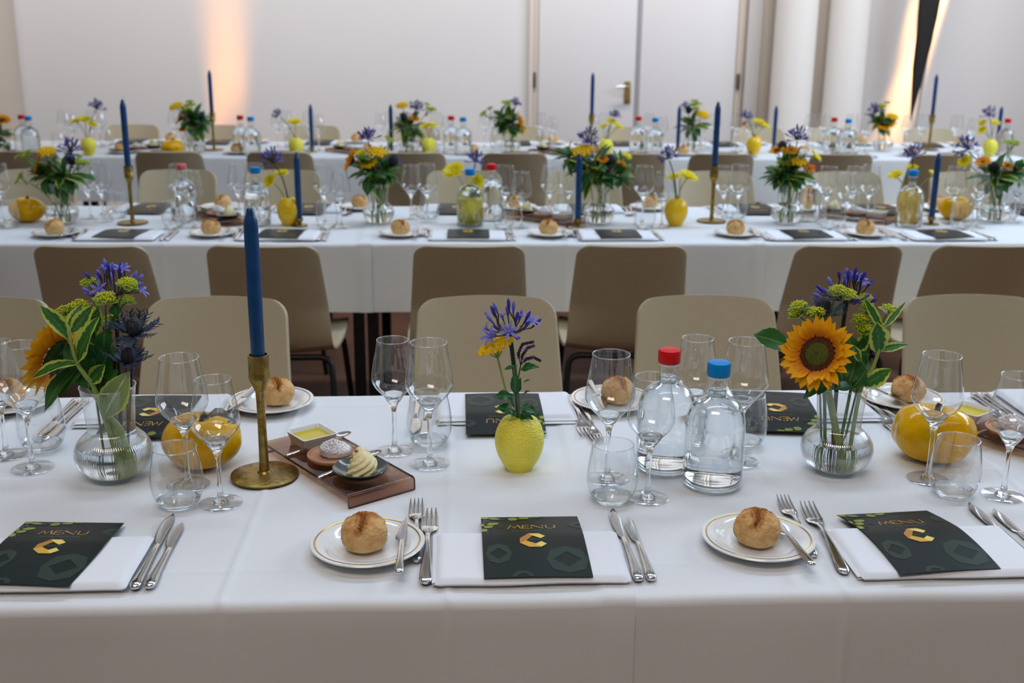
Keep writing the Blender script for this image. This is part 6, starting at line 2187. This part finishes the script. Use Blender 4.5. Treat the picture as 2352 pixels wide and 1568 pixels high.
for i, (vx, vy, fl) in enumerate(BQ3):
    bouquet(vx, vy, 3, i, fl, 390, '')
LM3 = [(205, 356, LEMON_M, [('agap', 222, 249, 24), ('daisy', 176, 278, 18, 'left'), ('daisy', 195, 275, 17, 'upper'), ('daisy', 213, 286, 13, 'right')]),
       (681, 356, LEMON_M, [('agap', 638, 264, 17), ('daisy', 677, 281, 20)]),
       (985, 356, LEMON_M, [('daisy', 978, 290, 15, 'left'), ('daisy', 994, 287, 15, 'right')]),
       (1391, 358, LEMON_M, [('agap', 1411, 266, 18), ('daisy', 1386, 291, 12, 'left'), ('daisy', 1404, 280, 16, 'upper'), ('daisy', 1420, 290, 14, 'right')]),
       (1730, 354, GOLD_M, [('agap', 1714, 270, 20), ('daisy', 1742, 280, 17, 'left'), ('daisy', 1757, 289, 15, 'right'), ('orange', 1710, 284, 9)]),
       (2272, 358, LEMON_M, [('agap', 2272, 264, 24), ('daisy', 2256, 283, 14, 'left'), ('daisy', 2286, 282, 14, 'right'), ('daisy', 2256, 300, 14, 'lower')])]
for i, (px, py, mt, fl) in enumerate(LM3):
    lemon_set(px, py, 3, mt, i, fl, 390)
b = P(398, 356)
thing('citrus_jar', G('amber-yellow ceramic citrus at the left of the back table'), 'ornament', b, 1.0, 'ceramic citrus ornaments', CIT[1], 0.95)
for i, (col, px, py) in enumerate((('red', 58, 352), ('blue', 74, 356), ('red', 556, 352), ('blue', 580, 356), ('red', 1037, 352), ('blue', 1064, 356), ('red', 1464, 352), ('blue', 1502, 356), ('red', 1910, 354), ('blue', 1942, 358), ('red', 2305, 356))):
    b = P(px, py)
    thing('water_bottle', G('%s-capped water bottle, %s pair from left, back table' % (col, ORD[i // 2]) if i < 10 else 'red-capped water bottle at the right end of the back table'), 'bottle', b, 0, 'water bottles', bottle_parts(col))
for i, (px, py, tall) in enumerate(((492, 344, 1), (717, 349, 0), (899, 349, 0), (1357, 345, 1), (1556, 350, 0), (1776, 349, 0), (2133, 344, 1), (2288, 349, 0))):
    b = P(px, py)
    if tall:
        thing('candlestick', G('tall brass candlestick, %s candle from left, back table' % ORD[i]), 'candlestick', b, i, 'tall brass candlesticks', CSTICK)
    else:
        thing('candle_holder', G('low brass candle holder, %s candle from left, back table' % ORD[i]), 'candlestick', b, i, 'low brass candle holders', CSHORT)
    thing('taper_candle', G('blue taper candle, %s from left, back table' % ORD[i]), 'candle', (b.x, b.y, TZ + (0.205 if tall else 0.024)), i, 'blue taper candles', CANDLE_P)
for i, (px, py, rz) in enumerate(((318, 349, 30), (806, 351, 140), (1275, 353, 140))):
    b = P(px, py)
    tray_set((b.x, b.y), R_(rz), '%s from left, back table' % ORD[i])

for o in list(scene.objects):
    if o.parent is None and o.get('category') in ('flower', 'foliage sprig') and 'group' not in o:
        o['group'] = o.name.split('.')[0].replace('_', ' ') + ' stems on the tables'
